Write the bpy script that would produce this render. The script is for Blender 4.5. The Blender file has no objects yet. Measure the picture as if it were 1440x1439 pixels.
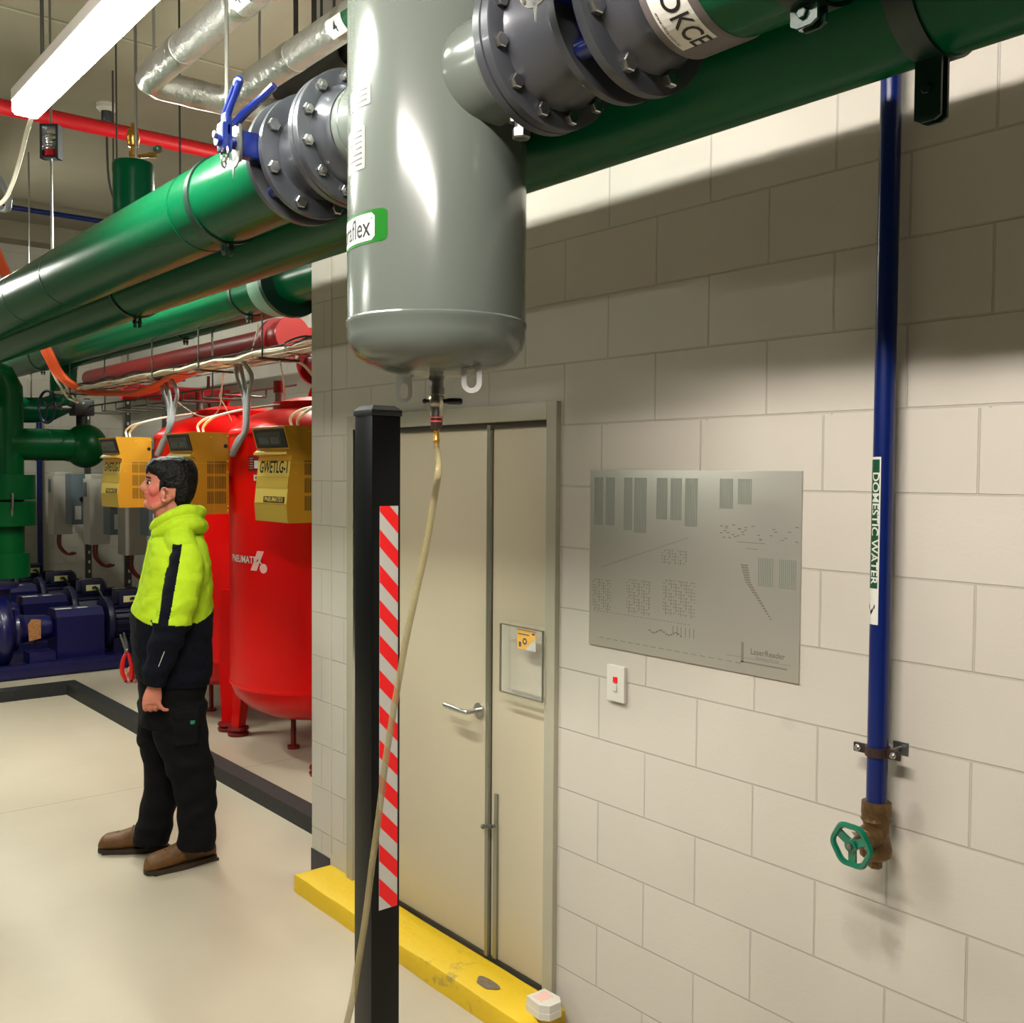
import bpy, bmesh, math, random
from mathutils import Vector, Matrix, noise
random.seed(7)
C = bpy.context.scene.collection
V = Vector
PI = math.pi
# ------------------------------------------------------------------ camera model
YAW, PITCH, ROLL, FOC = 0.6845260726, 0.038152965, 0.00684975, 1436.57
CAMZ = 1.85
cf = V((-math.cos(YAW)*math.cos(PITCH), math.sin(YAW)*math.cos(PITCH), -math.sin(PITCH)))
_r = V((math.sin(YAW), math.cos(YAW), 0)); _u = _r.cross(cf)
cr = _r*math.cos(ROLL) + _u*math.sin(ROLL)
cu = -_r*math.sin(ROLL) + _u*math.cos(ROLL)
CAM = V((0, 0, CAMZ))

def at(px, py, X=None, Y=None, Z=None):
    """point of the room seen at a photo position, on a chosen plane of the room"""
    d = cf + cr*((px-720)/FOC) - cu*((py-719.5)/FOC)
    if Y is not None: t = Y/d.y
    elif X is not None: t = X/d.x
    else: t = (Z-CAMZ)/d.z
    return CAM + d*t

# ------------------------------------------------------------------ materials
def lin(c):
    c /= 255.0
    return c/12.92 if c <= 0.04045 else ((c+0.055)/1.055)**2.4
def rgb(r, g, b): return (lin(r), lin(g), lin(b), 1)
MATS = {}
def mat(name, col, rough=0.5, metal=0.0, nscale=0, namt=0.0, bump=0.0, bscale=60, emit=None, estr=0, trans=0, ior=1.45, alpha=1, coat=0, spec=0.5):
    if name in MATS: return MATS[name]
    m = bpy.data.materials.new(name); m.use_nodes = True
    nt = m.node_tree; N = nt.nodes; b = N['Principled BSDF']
    b.inputs['Base Color'].default_value = col
    b.inputs['Roughness'].default_value = rough
    b.inputs['Metallic'].default_value = metal
    b.inputs['Transmission Weight'].default_value = trans
    b.inputs['IOR'].default_value = ior
    b.inputs['Coat Weight'].default_value = coat
    b.inputs['Coat Roughness'].default_value = 0.08
    b.inputs['Specular IOR Level'].default_value = spec
    b.inputs['Alpha'].default_value = alpha
    if emit:
        b.inputs['Emission Color'].default_value = emit
        b.inputs['Emission Strength'].default_value = estr
    if nscale or bump:
        tc = N.new('ShaderNodeTexCoord')
    if nscale:
        n = N.new('ShaderNodeTexNoise'); n.inputs['Scale'].default_value = nscale; n.inputs['Detail'].default_value = 5
        nt.links.new(tc.outputs['Object'], n.inputs['Vector'])
        r = N.new('ShaderNodeValToRGB')
        r.color_ramp.elements[0].position = 0.3; r.color_ramp.elements[1].position = 0.7
        r.color_ramp.elements[0].color = tuple(c*(1-namt) for c in col[:3])+(1,)
        r.color_ramp.elements[1].color = tuple(min(1, c*(1+namt*0.6)) for c in col[:3])+(1,)
        nt.links.new(n.outputs['Fac'], r.inputs['Fac']); nt.links.new(r.outputs['Color'], b.inputs['Base Color'])
    if bump:
        n2 = N.new('ShaderNodeTexNoise'); n2.inputs['Scale'].default_value = bscale; n2.inputs['Detail'].default_value = 4
        nt.links.new(tc.outputs['Object'], n2.inputs['Vector'])
        bp = N.new('ShaderNodeBump'); bp.inputs['Strength'].default_value = bump; bp.inputs['Distance'].default_value = 0.01
        nt.links.new(n2.outputs['Fac'], bp.inputs['Height']); nt.links.new(bp.outputs['Normal'], b.inputs['Normal'])
    MATS[name] = m
    return m

def math_node(nt, op, a, b=None):
    n = nt.nodes.new('ShaderNodeMath'); n.operation = op
    for i, v in enumerate((a, b)):
        if v is None: continue
        if isinstance(v, (int, float)): n.inputs[i].default_value = v
        else: nt.links.new(v, n.inputs[i])
    return n.outputs[0]

def block_mat(name, axis, base, stain=False):
    """painted concrete blockwork 400 x 200, laid in running bond, in the plane of the given horizontal axis"""
    m = bpy.data.materials.new(name); m.use_nodes = True
    nt = m.node_tree; N = nt.nodes; L = nt.links; b = N['Principled BSDF']
    g = N.new('ShaderNodeNewGeometry'); s = N.new('ShaderNodeSeparateXYZ'); L.new(g.outputs['Position'], s.inputs[0])
    h = s.outputs[axis]; z = s.outputs[2]
    step = math_node(nt, 'LESS_THAN', z, 2.0)
    hx = math_node(nt, 'ADD', math_node(nt, 'SUBTRACT', h, 0.1155-0.04), math_node(nt, 'MULTIPLY', step, 0.024))
    hx = math_node(nt, 'SUBTRACT', h, 0.1155)
    hx = math_node(nt, 'ADD', hx, math_node(nt, 'MULTIPLY', step, 0.024))
    zz = math_node(nt, 'SUBTRACT', z, 0.007)
    cb = N.new('ShaderNodeCombineXYZ'); L.new(hx, cb.inputs[0]); L.new(zz, cb.inputs[1])
    br = N.new('ShaderNodeTexBrick'); L.new(cb.outputs[0], br.inputs['Vector'])
    br.inputs['Scale'].default_value = 1; br.inputs['Brick Width'].default_value = 0.4; br.inputs['Row Height'].default_value = 0.2
    br.inputs['Mortar Size'].default_value = 0.0032; br.inputs['Mortar Smooth'].default_value = 0.35; br.inputs['Bias'].default_value = 0
    br.offset = 0.5; br.offset_frequency = 2
    br.inputs['Color1'].default_value = base; br.inputs['Color2'].default_value = tuple(c*0.965 for c in base[:3])+(1,)
    br.inputs['Mortar'].default_value = tuple(c*0.80 for c in base[:3])+(1,)
    n = N.new('ShaderNodeTexNoise'); n.inputs['Scale'].default_value = 2.5; n.inputs['Detail'].default_value = 6; L.new(g.outputs['Position'], n.inputs['Vector'])
    mx = N.new('ShaderNodeMix'); mx.data_type = 'RGBA'; mx.blend_type = 'MULTIPLY'; mx.inputs[0].default_value = 0.16
    L.new(br.outputs['Color'], mx.inputs[6]); L.new(n.outputs['Fac'], mx.inputs[7])
    col = mx.outputs[2]
    if stain:
        # grubby patches on the blocks under the gate valve
        for (sx, sz, rx, rz, k) in ((-1.29, 0.80, 0.04, 0.16, .30), (-1.20, 0.90, .06, .10, .14), (-1.35, 0.72, 0.09, 0.07, .25), (-1.24, 1.03, .03, .05, .28), (-1.6, 1.2, .03, .03, .10), (-2.2, 1.15, .04, .03, .15)):
            ax = math_node(nt, 'DIVIDE', math_node(nt, 'SUBTRACT', s.outputs[0], sx), rx)
            az = math_node(nt, 'DIVIDE', math_node(nt, 'SUBTRACT', z, sz), rz)
            r2 = math_node(nt, 'ADD', math_node(nt, 'MULTIPLY', ax, ax), math_node(nt, 'MULTIPLY', az, az))
            n3 = N.new('ShaderNodeTexNoise'); n3.inputs['Scale'].default_value = 18; n3.inputs['Detail'].default_value = 8; L.new(g.outputs['Position'], n3.inputs['Vector'])
            v = math_node(nt, 'SUBTRACT', math_node(nt, 'ADD', math_node(nt, 'MULTIPLY', n3.outputs['Fac'], 1.3), 0.35), r2)
            v = math_node(nt, 'MULTIPLY', math_node(nt, 'MAXIMUM', v, 0), k); v = math_node(nt, 'MINIMUM', v, k)
            m2 = N.new('ShaderNodeMix'); m2.data_type = 'RGBA'; L.new(v, m2.inputs[0]); L.new(col, m2.inputs[6]); m2.inputs[7].default_value = rgb(78, 72, 58)
            col = m2.outputs[2]
    L.new(col, b.inputs['Base Color'])
    b.inputs['Roughness'].default_value = 0.55
    nb = N.new('ShaderNodeTexNoise'); nb.inputs['Scale'].default_value = 120; nb.inputs['Detail'].default_value = 3; L.new(g.outputs['Position'], nb.inputs['Vector'])
    nc = N.new('ShaderNodeTexNoise'); nc.inputs['Scale'].default_value = 9; nc.inputs['Detail'].default_value = 3; L.new(g.outputs['Position'], nc.inputs['Vector'])
    hgt = math_node(nt, 'ADD', math_node(nt, 'MULTIPLY', br.outputs['Fac'], -1.0), math_node(nt, 'ADD', math_node(nt, 'MULTIPLY', nb.outputs['Fac'], 0.10), math_node(nt, 'MULTIPLY', nc.outputs['Fac'], 0.2)))
    bp = N.new('ShaderNodeBump'); bp.inputs['Strength'].default_value = 0.7; bp.inputs['Distance'].default_value = 0.006
    L.new(hgt, bp.inputs['Height']); L.new(bp.outputs['Normal'], b.inputs['Normal'])
    return m

def floor_mat():
    m = bpy.data.materials.new('painted_floor'); m.use_nodes = True
    nt = m.node_tree; N = nt.nodes; L = nt.links; b = N['Principled BSDF']
    g = N.new('ShaderNodeNewGeometry')
    n = N.new('ShaderNodeTexNoise'); n.inputs['Scale'].default_value = 1.3; n.inputs['Detail'].default_value = 7; L.new(g.outputs['Position'], n.inputs['Vector'])
    r = N.new('ShaderNodeValToRGB'); r.color_ramp.elements[0].position = .3; r.color_ramp.elements[1].position = .75
    r.color_ramp.elements[0].color = rgb(170, 159, 140); r.color_ramp.elements[1].color = rgb(182, 172, 153)
    L.new(n.outputs['Fac'], r.inputs['Fac'])
    # scuffs
    n2 = N.new('ShaderNodeTexNoise'); n2.inputs['Scale'].default_value = 7; n2.inputs['Detail'].default_value = 9; L.new(g.outputs['Position'], n2.inputs['Vector'])
    r2 = N.new('ShaderNodeValToRGB'); r2.color_ramp.elements[0].position = .70; r2.color_ramp.elements[1].position = .80
    r2.color_ramp.elements[0].color = (0, 0, 0, 1); r2.color_ramp.elements[1].color = (1, 1, 1, 1)
    L.new(n2.outputs['Fac'], r2.inputs['Fac'])
    mx = N.new('ShaderNodeMix'); mx.data_type = 'RGBA'; L.new(math_node(nt, 'MULTIPLY', r2.outputs['Color'], .35), mx.inputs[0]); L.new(r.outputs['Color'], mx.inputs[6]); mx.inputs[7].default_value = rgb(140, 120, 95)
    # hairline slab joint running across the aisle
    s = N.new('ShaderNodeSeparateXYZ'); L.new(g.outputs['Position'], s.inputs[0])
    ln = math_node(nt, 'ABSOLUTE', math_node(nt, 'ADD', s.outputs[0], 5.93))
    ln = math_node(nt, 'LESS_THAN', ln, .006)
    m2 = N.new('ShaderNodeMix'); m2.data_type = 'RGBA'; L.new(math_node(nt, 'MULTIPLY', ln, .45), m2.inputs[0]); L.new(mx.outputs[2], m2.inputs[6]); m2.inputs[7].default_value = rgb(110, 95, 75)
    L.new(m2.outputs[2], b.inputs['Base Color'])
    b.inputs['Roughness'].default_value = 0.36
    bp = N.new('ShaderNodeBump'); bp.inputs['Strength'].default_value = .12; bp.inputs['Distance'].default_value = .01
    L.new(n2.outputs['Fac'], bp.inputs['Height']); L.new(bp.outputs['Normal'], b.inputs['Normal'])
    return m

def wear_mat(name, col, wear, scale, lo, hi, rough=.6, bump=.4):
    m = bpy.data.materials.new(name); m.use_nodes = True
    nt = m.node_tree; N = nt.nodes; L = nt.links; b = N['Principled BSDF']
    g = N.new('ShaderNodeNewGeometry')
    n = N.new('ShaderNodeTexNoise'); n.inputs['Scale'].default_value = scale; n.inputs['Detail'].default_value = 8; n.inputs['Roughness'].default_value = .65; L.new(g.outputs['Position'], n.inputs['Vector'])
    r = N.new('ShaderNodeValToRGB'); r.color_ramp.elements[0].position = lo; r.color_ramp.elements[1].position = hi
    r.color_ramp.elements[0].color = col; r.color_ramp.elements[1].color = wear
    L.new(n.outputs['Fac'], r.inputs['Fac']); L.new(r.outputs['Color'], b.inputs['Base Color'])
    b.inputs['Roughness'].default_value = rough
    bp = N.new('ShaderNodeBump'); bp.inputs['Strength'].default_value = bump; bp.inputs['Distance'].default_value = .008
    n2 = N.new('ShaderNodeTexNoise'); n2.inputs['Scale'].default_value = scale*6; n2.inputs['Detail'].default_value = 5; L.new(g.outputs['Position'], n2.inputs['Vector'])
    L.new(n2.outputs['Fac'], bp.inputs['Height']); L.new(bp.outputs['Normal'], b.inputs['Normal'])
    MATS[name] = m
    return m

M_green = mat('green_pipe_plastic', rgb(0, 72, 42), .26, nscale=3, namt=.06, spec=.16)
M_green2 = mat('green_pipe_paint', rgb(0, 62, 26), .32, nscale=4, namt=.08, spec=.16)
M_greend = mat('dark_green_clamp', rgb(2, 34, 22), .4)
M_tank = mat('light_grey_enamel', rgb(86, 92, 86), .2, nscale=2, namt=.03, coat=.05)
M_flange = mat('grey_flange_paint', rgb(66, 68, 73), .3, metal=.35, nscale=9, namt=.08, coat=.15)
M_flangel = mat('bare_flange_edge', rgb(165, 160, 150), .35, metal=.7)
M_steel = mat('zinc_steel', rgb(190, 190, 188), .28, metal=1, nscale=60, namt=.15)
M_steeld = mat('dull_steel', rgb(120, 120, 116), .4, metal=.9)
M_blue = mat('blue_valve_paint', rgb(5, 20, 78), .28, coat=.3)
M_bluep = mat('blue_water_pipe_paint', rgb(3, 24, 84), .3, nscale=6, namt=.06, coat=.15)
M_navy = mat('navy_machine_paint', rgb(9, 11, 64), .35, nscale=9, namt=.15, coat=.2)
M_navyd = mat('deep_navy_paint', rgb(7, 8, 44), .45)
M_red = mat('red_tank_enamel', rgb(206, 4, 4), .33, nscale=2, namt=.05, coat=.08, spec=.25)
M_redd = mat('dark_red_pipe_paint', rgb(108, 12, 14), .4)
M_redp = mat('red_sprinkler_paint', rgb(186, 16, 28), .4)
M_yel = mat('ochre_yellow_cover', rgb(190, 136, 34), .4, bump=.03)
M_yell = mat('lit_tone_yellow', rgb(214, 188, 92), .4)  # cover yellow lightened to stand for ceiling light on upward-facing panels
M_och = mat('ochre_band', rgb(190, 160, 62), .45)
M_black = mat('black_plastic', rgb(14, 14, 15), .35)
M_blackpost = mat('black_powder_coat', rgb(4, 5, 6), .3, bump=.02, bscale=300, spec=.3)
M_screen = mat('dark_display_glass', rgb(34, 36, 34), .15, coat=.5)
M_white = mat('white_plastic', rgb(198, 194, 184), .4)
M_vsd = mat('off_white_drive_casing', rgb(176, 172, 162), .45)
M_isol = mat('blue_grey_switch_box', rgb(92, 104, 112), .5)
M_brass = mat('yellow_brass', rgb(190, 140, 60), .3, metal=.85, nscale=30, namt=.2)
M_bronze = mat('aged_bronze', rgb(112, 88, 58), .42, metal=.8, nscale=40, namt=.4, bump=.3, bscale=90)
M_nickel = mat('nickel_plate', rgb(190, 182, 165), .25, metal=1, nscale=50, namt=.2)
M_foil = mat('foil_lagging', rgb(228, 226, 222), .3, metal=.9, bump=1.0, bscale=24)
M_tape = mat('foil_tape_seam', rgb(225, 225, 222), .3, metal=1, bump=.6, bscale=50)
M_lblw = mat('white_label', rgb(196, 194, 186), .4)
M_lblg = mat('green_label', rgb(16, 92, 18), .35)
M_ink = mat('black_print', rgb(14, 14, 14), .5)
M_inkg = mat('grey_print', rgb(110, 108, 98), .5)
M_pink = mat('faded_red_print', rgb(232, 165, 150), .5)
M_signg = mat('dark_green_sign_print', rgb(8, 66, 40), .4)
M_door = mat('door_leaf_paint', rgb(184, 174, 150), .33, nscale=2, namt=.04)
M_frame = mat('door_frame_paint', rgb(158, 154, 136), .4, nscale=3, namt=.05)
M_alu = mat('aluminium_strip', rgb(150, 150, 140), .35, metal=.8)
M_acr = mat('clear_acrylic', rgb(240, 240, 232), .08, alpha=.06)
M_ylw = mat('yellow_card', rgb(236, 176, 4), .45)
M_board = mat('satin_metal_plate', rgb(176, 174, 164), .32, metal=.55, nscale=1.5, namt=.05)
M_etch = mat('etched_line_print', rgb(126, 124, 112), .5, metal=.3)
M_redtape = mat('red_reflective_tape', rgb(226, 22, 26), .35)
M_whitetape = mat('white_reflective_tape', rgb(182, 180, 172), .35)
M_lug = mat('brightened_lug_grey', rgb(176, 176, 174), .45, metal=.2)  # lug grey raised in place of light from the viewing side
M_hose = mat('clear_stained_hose', rgb(150, 138, 98), .12, alpha=.55, nscale=9, namt=.25)
M_conduit = mat('grey_flexible_conduit', rgb(136, 140, 142), .5, bump=.3, bscale=200)
M_cablew = mat('white_cable', rgb(222, 214, 196), .5)
M_cableo = mat('orange_cable', rgb(224, 88, 44), .45)
M_wire = mat('tray_wire', rgb(90, 88, 82), .4, metal=.7)
M_rod = mat('threaded_rod', rgb(150, 148, 140), .35, metal=.8)
M_rodd = mat('dark_rod', rgb(70, 70, 66), .5, metal=.5)
M_batten = mat('batten_casing', rgb(225, 220, 212), .4)
M_diffw = mat('lit_diffuser_warm', rgb(255, 255, 255), .5, emit=(1.0, .93, .86, 1), estr=125)
M_diffg = mat('lit_diffuser_cool', rgb(255, 255, 255), .5, emit=(.97, 1.0, .88, 1), estr=74)
M_diff = mat('lit_diffuser', rgb(255, 255, 255), .5, emit=(.97, 1.0, .90, 1), estr=60)
M_kerby = wear_mat('worn_yellow_paint', rgb(208, 172, 18), rgb(104, 94, 68), 5.5, .62, .74)
M_kerbb = wear_mat('black_kerb_paint', rgb(18, 19, 21), rgb(48, 47, 48), 9, .6, .75)
M_skirt = mat('dark_skirting_paint', rgb(30, 25, 38), .4)
M_ceil = mat('painted_slab_soffit', rgb(142, 133, 114), .7, nscale=1.1, namt=.12)
M_skin = mat('skin', rgb(186, 116, 94), .5, nscale=22, namt=.16, spec=.35)
M_hair = mat('dark_brown_hair', rgb(8, 5, 4), .5, bump=.9, bscale=70, spec=.25)
M_hivis = mat('hi_vis_yellow_fleece', rgb(168, 198, 36), .9, nscale=40, namt=.05, bump=.35, bscale=35, spec=.15)
M_hnavy = mat('navy_fleece', rgb(5, 7, 19), .9, bump=.3, bscale=40, spec=.2)
M_trous = mat('black_work_drill', rgb(5, 5, 7), .85, bump=.4, bscale=30, spec=.2)
M_boot = mat('tan_boot_leather', rgb(92, 60, 22), .55, nscale=20, namt=.35, bump=.3, bscale=60)
M_sole = mat('brown_boot_sole', rgb(44, 34, 18), .7, nscale=25, namt=.3)
M_tealw = mat('green_handwheel_enamel', rgb(0, 98, 72), .25, nscale=20, namt=.2, coat=.4)
M_brown = mat('brown_pipe_clip', rgb(44, 28, 26), .45)
M_greyrub = mat('black_lagging', rgb(66, 61, 54), .7)
M_bluegr = mat('grey_trunking', rgb(112, 122, 120), .5)

# ------------------------------------------------------------------ mesh building
WL = {}
def tag(o, label=None, cat=None, group=None, kind=None):
    if label: o['label'] = label
    if cat: o['category'] = cat
    if group: o['group'] = group
    if kind: o['kind'] = kind
    return o

def basis(d):
    d = V(d).normalized()
    a = V((0, 0, 1)) if abs(d.z) < .95 else V((1, 0, 0))
    x = a.cross(d).normalized(); y = d.cross(x)
    return x, y, d

class MB:
    def __init__(s): s.v = []; s.f = []; s.m = []; s.mi = 0
    def mat(s, i): s.mi = i; return s
    def add(s, vs, fs):
        o = len(s.v); s.v += [tuple(v) for v in vs]
        s.f += [tuple(o+i for i in f) for f in fs]; s.m += [s.mi]*len(fs); return s
    def box(s, a, b, bev=0):
        x0, y0, z0 = (min(a[i], b[i]) for i in range(3)); x1, y1, z1 = (max(a[i], b[i]) for i in range(3))
        if bev:
            bm = bmesh.new(); bmesh.ops.create_cube(bm, size=1)
            for v in bm.verts: v.co = V(((x0+x1)/2+v.co.x*(x1-x0), (y0+y1)/2+v.co.y*(y1-y0), (z0+z1)/2+v.co.z*(z1-z0)))
            bmesh.ops.bevel(bm, geom=bm.edges[:], offset=bev, segments=2, profile=.7, affect='EDGES')
            return s.bm(bm)
        vs = [(x, y, z) for z in (z0, z1) for y in (y0, y1) for x in (x0, x1)]
        return s.add(vs, [(0, 2, 3, 1), (4, 5, 7, 6), (0, 1, 5, 4), (2, 6, 7, 3), (0, 4, 6, 2), (1, 3, 7, 5)])
    def bm(s, bm, M=None):
        bm.verts.index_update()
        vs = [(M @ v.co if M else v.co.copy()) for v in bm.verts]
        fs = [[v.index for v in f.verts] for f in bm.faces]
        bm.free(); return s.add(vs, fs)
    def obox(s, c, hx, hy, hz, ax, ay):
        """box with its own axes ax, ay"""
        ax = V(ax).normalized(); ay = V(ay).normalized(); az = ax.cross(ay).normalized()
        c = V(c); vs = []
        for k in (-1, 1):
            for j in (-1, 1):
                for i in (-1, 1): vs.append(c+ax*hx*i+ay*hy*j+az*hz*k)
        return s.add(vs, [(0, 2, 3, 1), (4, 5, 7, 6), (0, 1, 5, 4), (2, 6, 7, 3), (0, 4, 6, 2), (1, 3, 7, 5)])
    def cyl(s, a, b, r, seg=24, r2=None, caps=True):
        a = V(a); b = V(b); r2 = r if r2 is None else r2
        x, y, d = basis(b-a); vs = []
        for p, q in ((a, r), (b, r2)):
            for i in range(seg):
                t = 2*PI*i/seg; vs.append(p+x*math.cos(t)*q+y*math.sin(t)*q)
        fs = [(i, (i+1) % seg, seg+(i+1) % seg, seg+i) for i in range(seg)]
        if caps: fs += [tuple(range(seg-1, -1, -1)), tuple(range(seg, 2*seg))]
        return s.add(vs, fs)
    def lathe(s, o, d, prof, seg=48, caps=True):
        """prof: list of (distance along d, radius)"""
        o = V(o); x, y, d = basis(d); vs = []; n = len(prof)
        for (t, r) in prof:
            for i in range(seg):
                a = 2*PI*i/seg; vs.append(o+d*t+(x*math.cos(a)+y*math.sin(a))*max(r, 1e-5))
        fs = [(k*seg+i, k*seg+(i+1) % seg, (k+1)*seg+(i+1) % seg, (k+1)*seg+i) for k in range(n-1) for i in range(seg)]
        if caps: fs += [tuple(range(seg-1, -1, -1)), tuple((n-1)*seg+i for i in range(seg))]
        return s.add(vs, fs)
    def tube(s, pts, r, seg=12, caps=True, smooth=0):
        pts = [V(p) for p in pts]
        if smooth: pts = spline(pts, smooth)
        rs = r if isinstance(r, (list, tuple)) else [r]*len(pts)
        if len(rs) != len(pts):
            k = len(rs)-1; rs = [rs[min(int(i/(len(pts)-1)*k), k-1)]*(1-(i/(len(pts)-1)*k-min(int(i/(len(pts)-1)*k), k-1)))+rs[min(int(i/(len(pts)-1)*k), k-1)+1]*(i/(len(pts)-1)*k-min(int(i/(len(pts)-1)*k), k-1)) for i in range(len(pts))]
        vs = []; n = len(pts)
        t0 = (pts[1]-pts[0]).normalized(); x, y, _ = basis(t0)
        for i, p in enumerate(pts):
            t = (pts[min(i+1, n-1)]-pts[max(i-1, 0)]).normalized()
            x = (x-t*x.dot(t)).normalized(); y = t.cross(x)
            for k in range(seg):
                a = 2*PI*k/seg; vs.append(p+(x*math.cos(a)+y*math.sin(a))*rs[i])
        fs = [(k*seg+i, k*seg+(i+1) % seg, (k+1)*seg+(i+1) % seg, (k+1)*seg+i) for k in range(n-1) for i in range(seg)]
        if caps: fs += [tuple(range(seg-1, -1, -1)), tuple((n-1)*seg+i for i in range(seg))]
        return s.add(vs, fs)
    def ring(s, c, d, R, r, seg=36, sub=10):
        x, y, d = basis(d); c = V(c); vs = []
        for i in range(seg):
            a = 2*PI*i/seg; e = x*math.cos(a)+y*math.sin(a)
            for k in range(sub):
                b = 2*PI*k/sub; vs.append(c+e*(R+r*math.cos(b))+d*r*math.sin(b))
        fs = [(i*sub+k, ((i+1) % seg)*sub+k, ((i+1) % seg)*sub+(k+1) % sub, i*sub+(k+1) % sub) for i in range(seg) for k in range(sub)]
        return s.add(vs, fs)
    def band(s, c, d, ri, ro, w, seg=48):
        """flat washer/collar with a hole"""
        x, y, d = basis(d); c = V(c); vs = []
        for i in range(seg):
            a = 2*PI*i/seg; e = x*math.cos(a)+y*math.sin(a)
            for (rr, ww) in ((ri, 0), (ro, 0), (ro, w), (ri, w)): vs.append(c+e*rr+d*ww)
        fs = [(i*4+k, ((i+1) % seg)*4+k, ((i+1) % seg)*4+(k+1) % 4, i*4+(k+1) % 4) for i in range(seg) for k in range(4)]
        return s.add(vs, fs)
    def sph(s, c, r, sx=1, sy=1, sz=1, seg=16):
        bm = bmesh.new(); bmesh.ops.create_uvsphere(bm, u_segments=seg, v_segments=seg//2+2, radius=r)
        return s.bm(bm, Matrix.Translation(V(c)) @ Matrix.Diagonal((sx, sy, sz, 1)))
    def prism(s, poly, d):
        """planar polygon (list of points) pushed along d"""
        d = V(d); n = len(poly); vs = [V(p) for p in poly]+[V(p)+d for p in poly]
        fs = [tuple(range(n)), tuple(range(2*n-1, n-1, -1))]+[(i, i+n, (i+1) % n+n, (i+1) % n) for i in range(n)]
        return s.add(vs, fs)
    def quad(s, a, b, c, d): return s.add([a, b, c, d], [(0, 1, 2, 3)])
    def hexbolt(s, c, d, r, h, shank=None):
        x, y, d = basis(d); c = V(c)
        vs = [c+(x*math.cos(PI*i/3)+y*math.sin(PI*i/3))*r+d*t for t in (0, h*.85) for i in range(6)]
        vs += [c+(x*math.cos(PI*i/3)+y*math.sin(PI*i/3))*r*.85+d*h for i in range(6)]
        fs = [(i, (i+1) % 6, 6+(i+1) % 6, 6+i) for i in range(6)]+[(6+i, 6+(i+1) % 6, 12+(i+1) % 6, 12+i) for i in range(6)]+[tuple(range(12, 18)), tuple(range(5, -1, -1))]
        s.add(vs, fs)
        if shank: s.cyl(c, c+d*shank, r*.5, 10)
        return s
    def make(s, name, mats, parent=None, smooth=35, label=None):
        me = bpy.data.meshes.new(name)
        if not isinstance(mats, (list, tuple)): mats = [mats]
        xs = [v[0] for v in s.v]; ys = [v[1] for v in s.v]; zs = [v[2] for v in s.v]
        o0 = V(((min(xs)+max(xs))/2, (min(ys)+max(ys))/2, min(zs)))
        me.from_pydata([tuple(V(v)-o0) for v in s.v], [], s.f)
        for m in mats: me.materials.append(m)
        me.polygons.foreach_set('material_index', s.m)
        bm = bmesh.new(); bm.from_mesh(me)
        bmesh.ops.remove_doubles(bm, verts=bm.verts, dist=1e-6)
        bmesh.ops.recalc_face_normals(bm, faces=bm.faces)
        if smooth:
            lim = math.radians(smooth)
            for f in bm.faces: f.smooth = True
            for e in bm.edges:
                if len(e.link_faces) == 2 and e.calc_face_angle(0) > lim: e.smooth = False
        bm.to_mesh(me); bm.free()
        o = bpy.data.objects.new(name, me); C.objects.link(o)
        if parent is not None:
            o.parent = parent; o.location = o0-WL[parent.name]
        else: o.location = o0
        WL[o.name] = o0.copy()
        if label: o['label'] = label
        return o

def empty(name, loc, label, cat, group=None):
    o = bpy.data.objects.new(name, None); C.objects.link(o); o.location = loc; o.empty_display_size = .1
    WL[o.name] = V(loc); return tag(o, label, cat, group)

def copy_tree(o, parent=None):
    c = o.copy(); C.objects.link(c); c.parent = parent
    for ch in list(o.children): copy_tree(ch, c)
    return c

def spline(P, n):
    out = []
    for i in range(len(P)-1):
        p0 = P[max(i-1, 0)]; p1 = P[i]; p2 = P[i+1]; p3 = P[min(i+2, len(P)-1)]
        for k in range(n):
            t = k/n
            out.append(0.5*((2*p1)+(p2-p0)*t+(2*p0-5*p1+4*p2-p3)*t*t+(3*p1-p0-3*p2+p3)*t**3))
    out.append(P[-1]); return out

def text_polys(txt, size=1.0, bold=0.0, step=0):
    cu_ = bpy.data.curves.new('t', 'FONT'); cu_.body = txt; cu_.size = size; cu_.align_x = 'CENTER'; cu_.align_y = 'CENTER'
    cu_.offset = bold; cu_.resolution_u = 3; cu_.fill_mode = 'FRONT'
    ob = bpy.data.objects.new('t', cu_)
    C.objects.link(ob); dg = bpy.context.evaluated_depsgraph_get()
    me = bpy.data.meshes.new_from_object(ob.evaluated_get(dg))
    if step:      # cut the letters into strips so that they can follow a curved surface
        bm = bmesh.new(); bm.from_mesh(me)
        for ax_ in (0, 1):
            lo = min(v.co[ax_] for v in bm.verts); hi = max(v.co[ax_] for v in bm.verts); k = lo+step
            while k < hi:
                n_ = V((0, 0, 0)); n_[ax_] = 1; c_ = V((0, 0, 0)); c_[ax_] = k
                bmesh.ops.bisect_plane(bm, geom=bm.verts[:]+bm.edges[:]+bm.faces[:], plane_co=c_, plane_no=n_); k += step
        bm.to_mesh(me); bm.free()
    vs = [v.co.copy() for v in me.vertices]; fs = [tuple(p.vertices) for p in me.polygons]
    bpy.data.objects.remove(ob); bpy.data.meshes.remove(me); bpy.data.curves.remove(cu_)
    return vs, fs
def add_text(mb, txt, size, o, ux, uy, sx=1.0, bold=0.0, fn=None):
    vs, fs = text_polys(txt, size, bold, .0035 if fn else 0)
    if fn: mb.add([fn(v.x*sx, v.y) for v in vs], fs)
    else:
        o = V(o); ux = V(ux).normalized(); uy = V(uy).normalized()
        mb.add([o+ux*v.x*sx+uy*v.y for v in vs], fs)
    return mb

def rod(name, a, b, r=.006, m=None, parent=None):
    return MB().cyl(a, b, r, 8).make(name, m or M_rod, parent)

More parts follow.
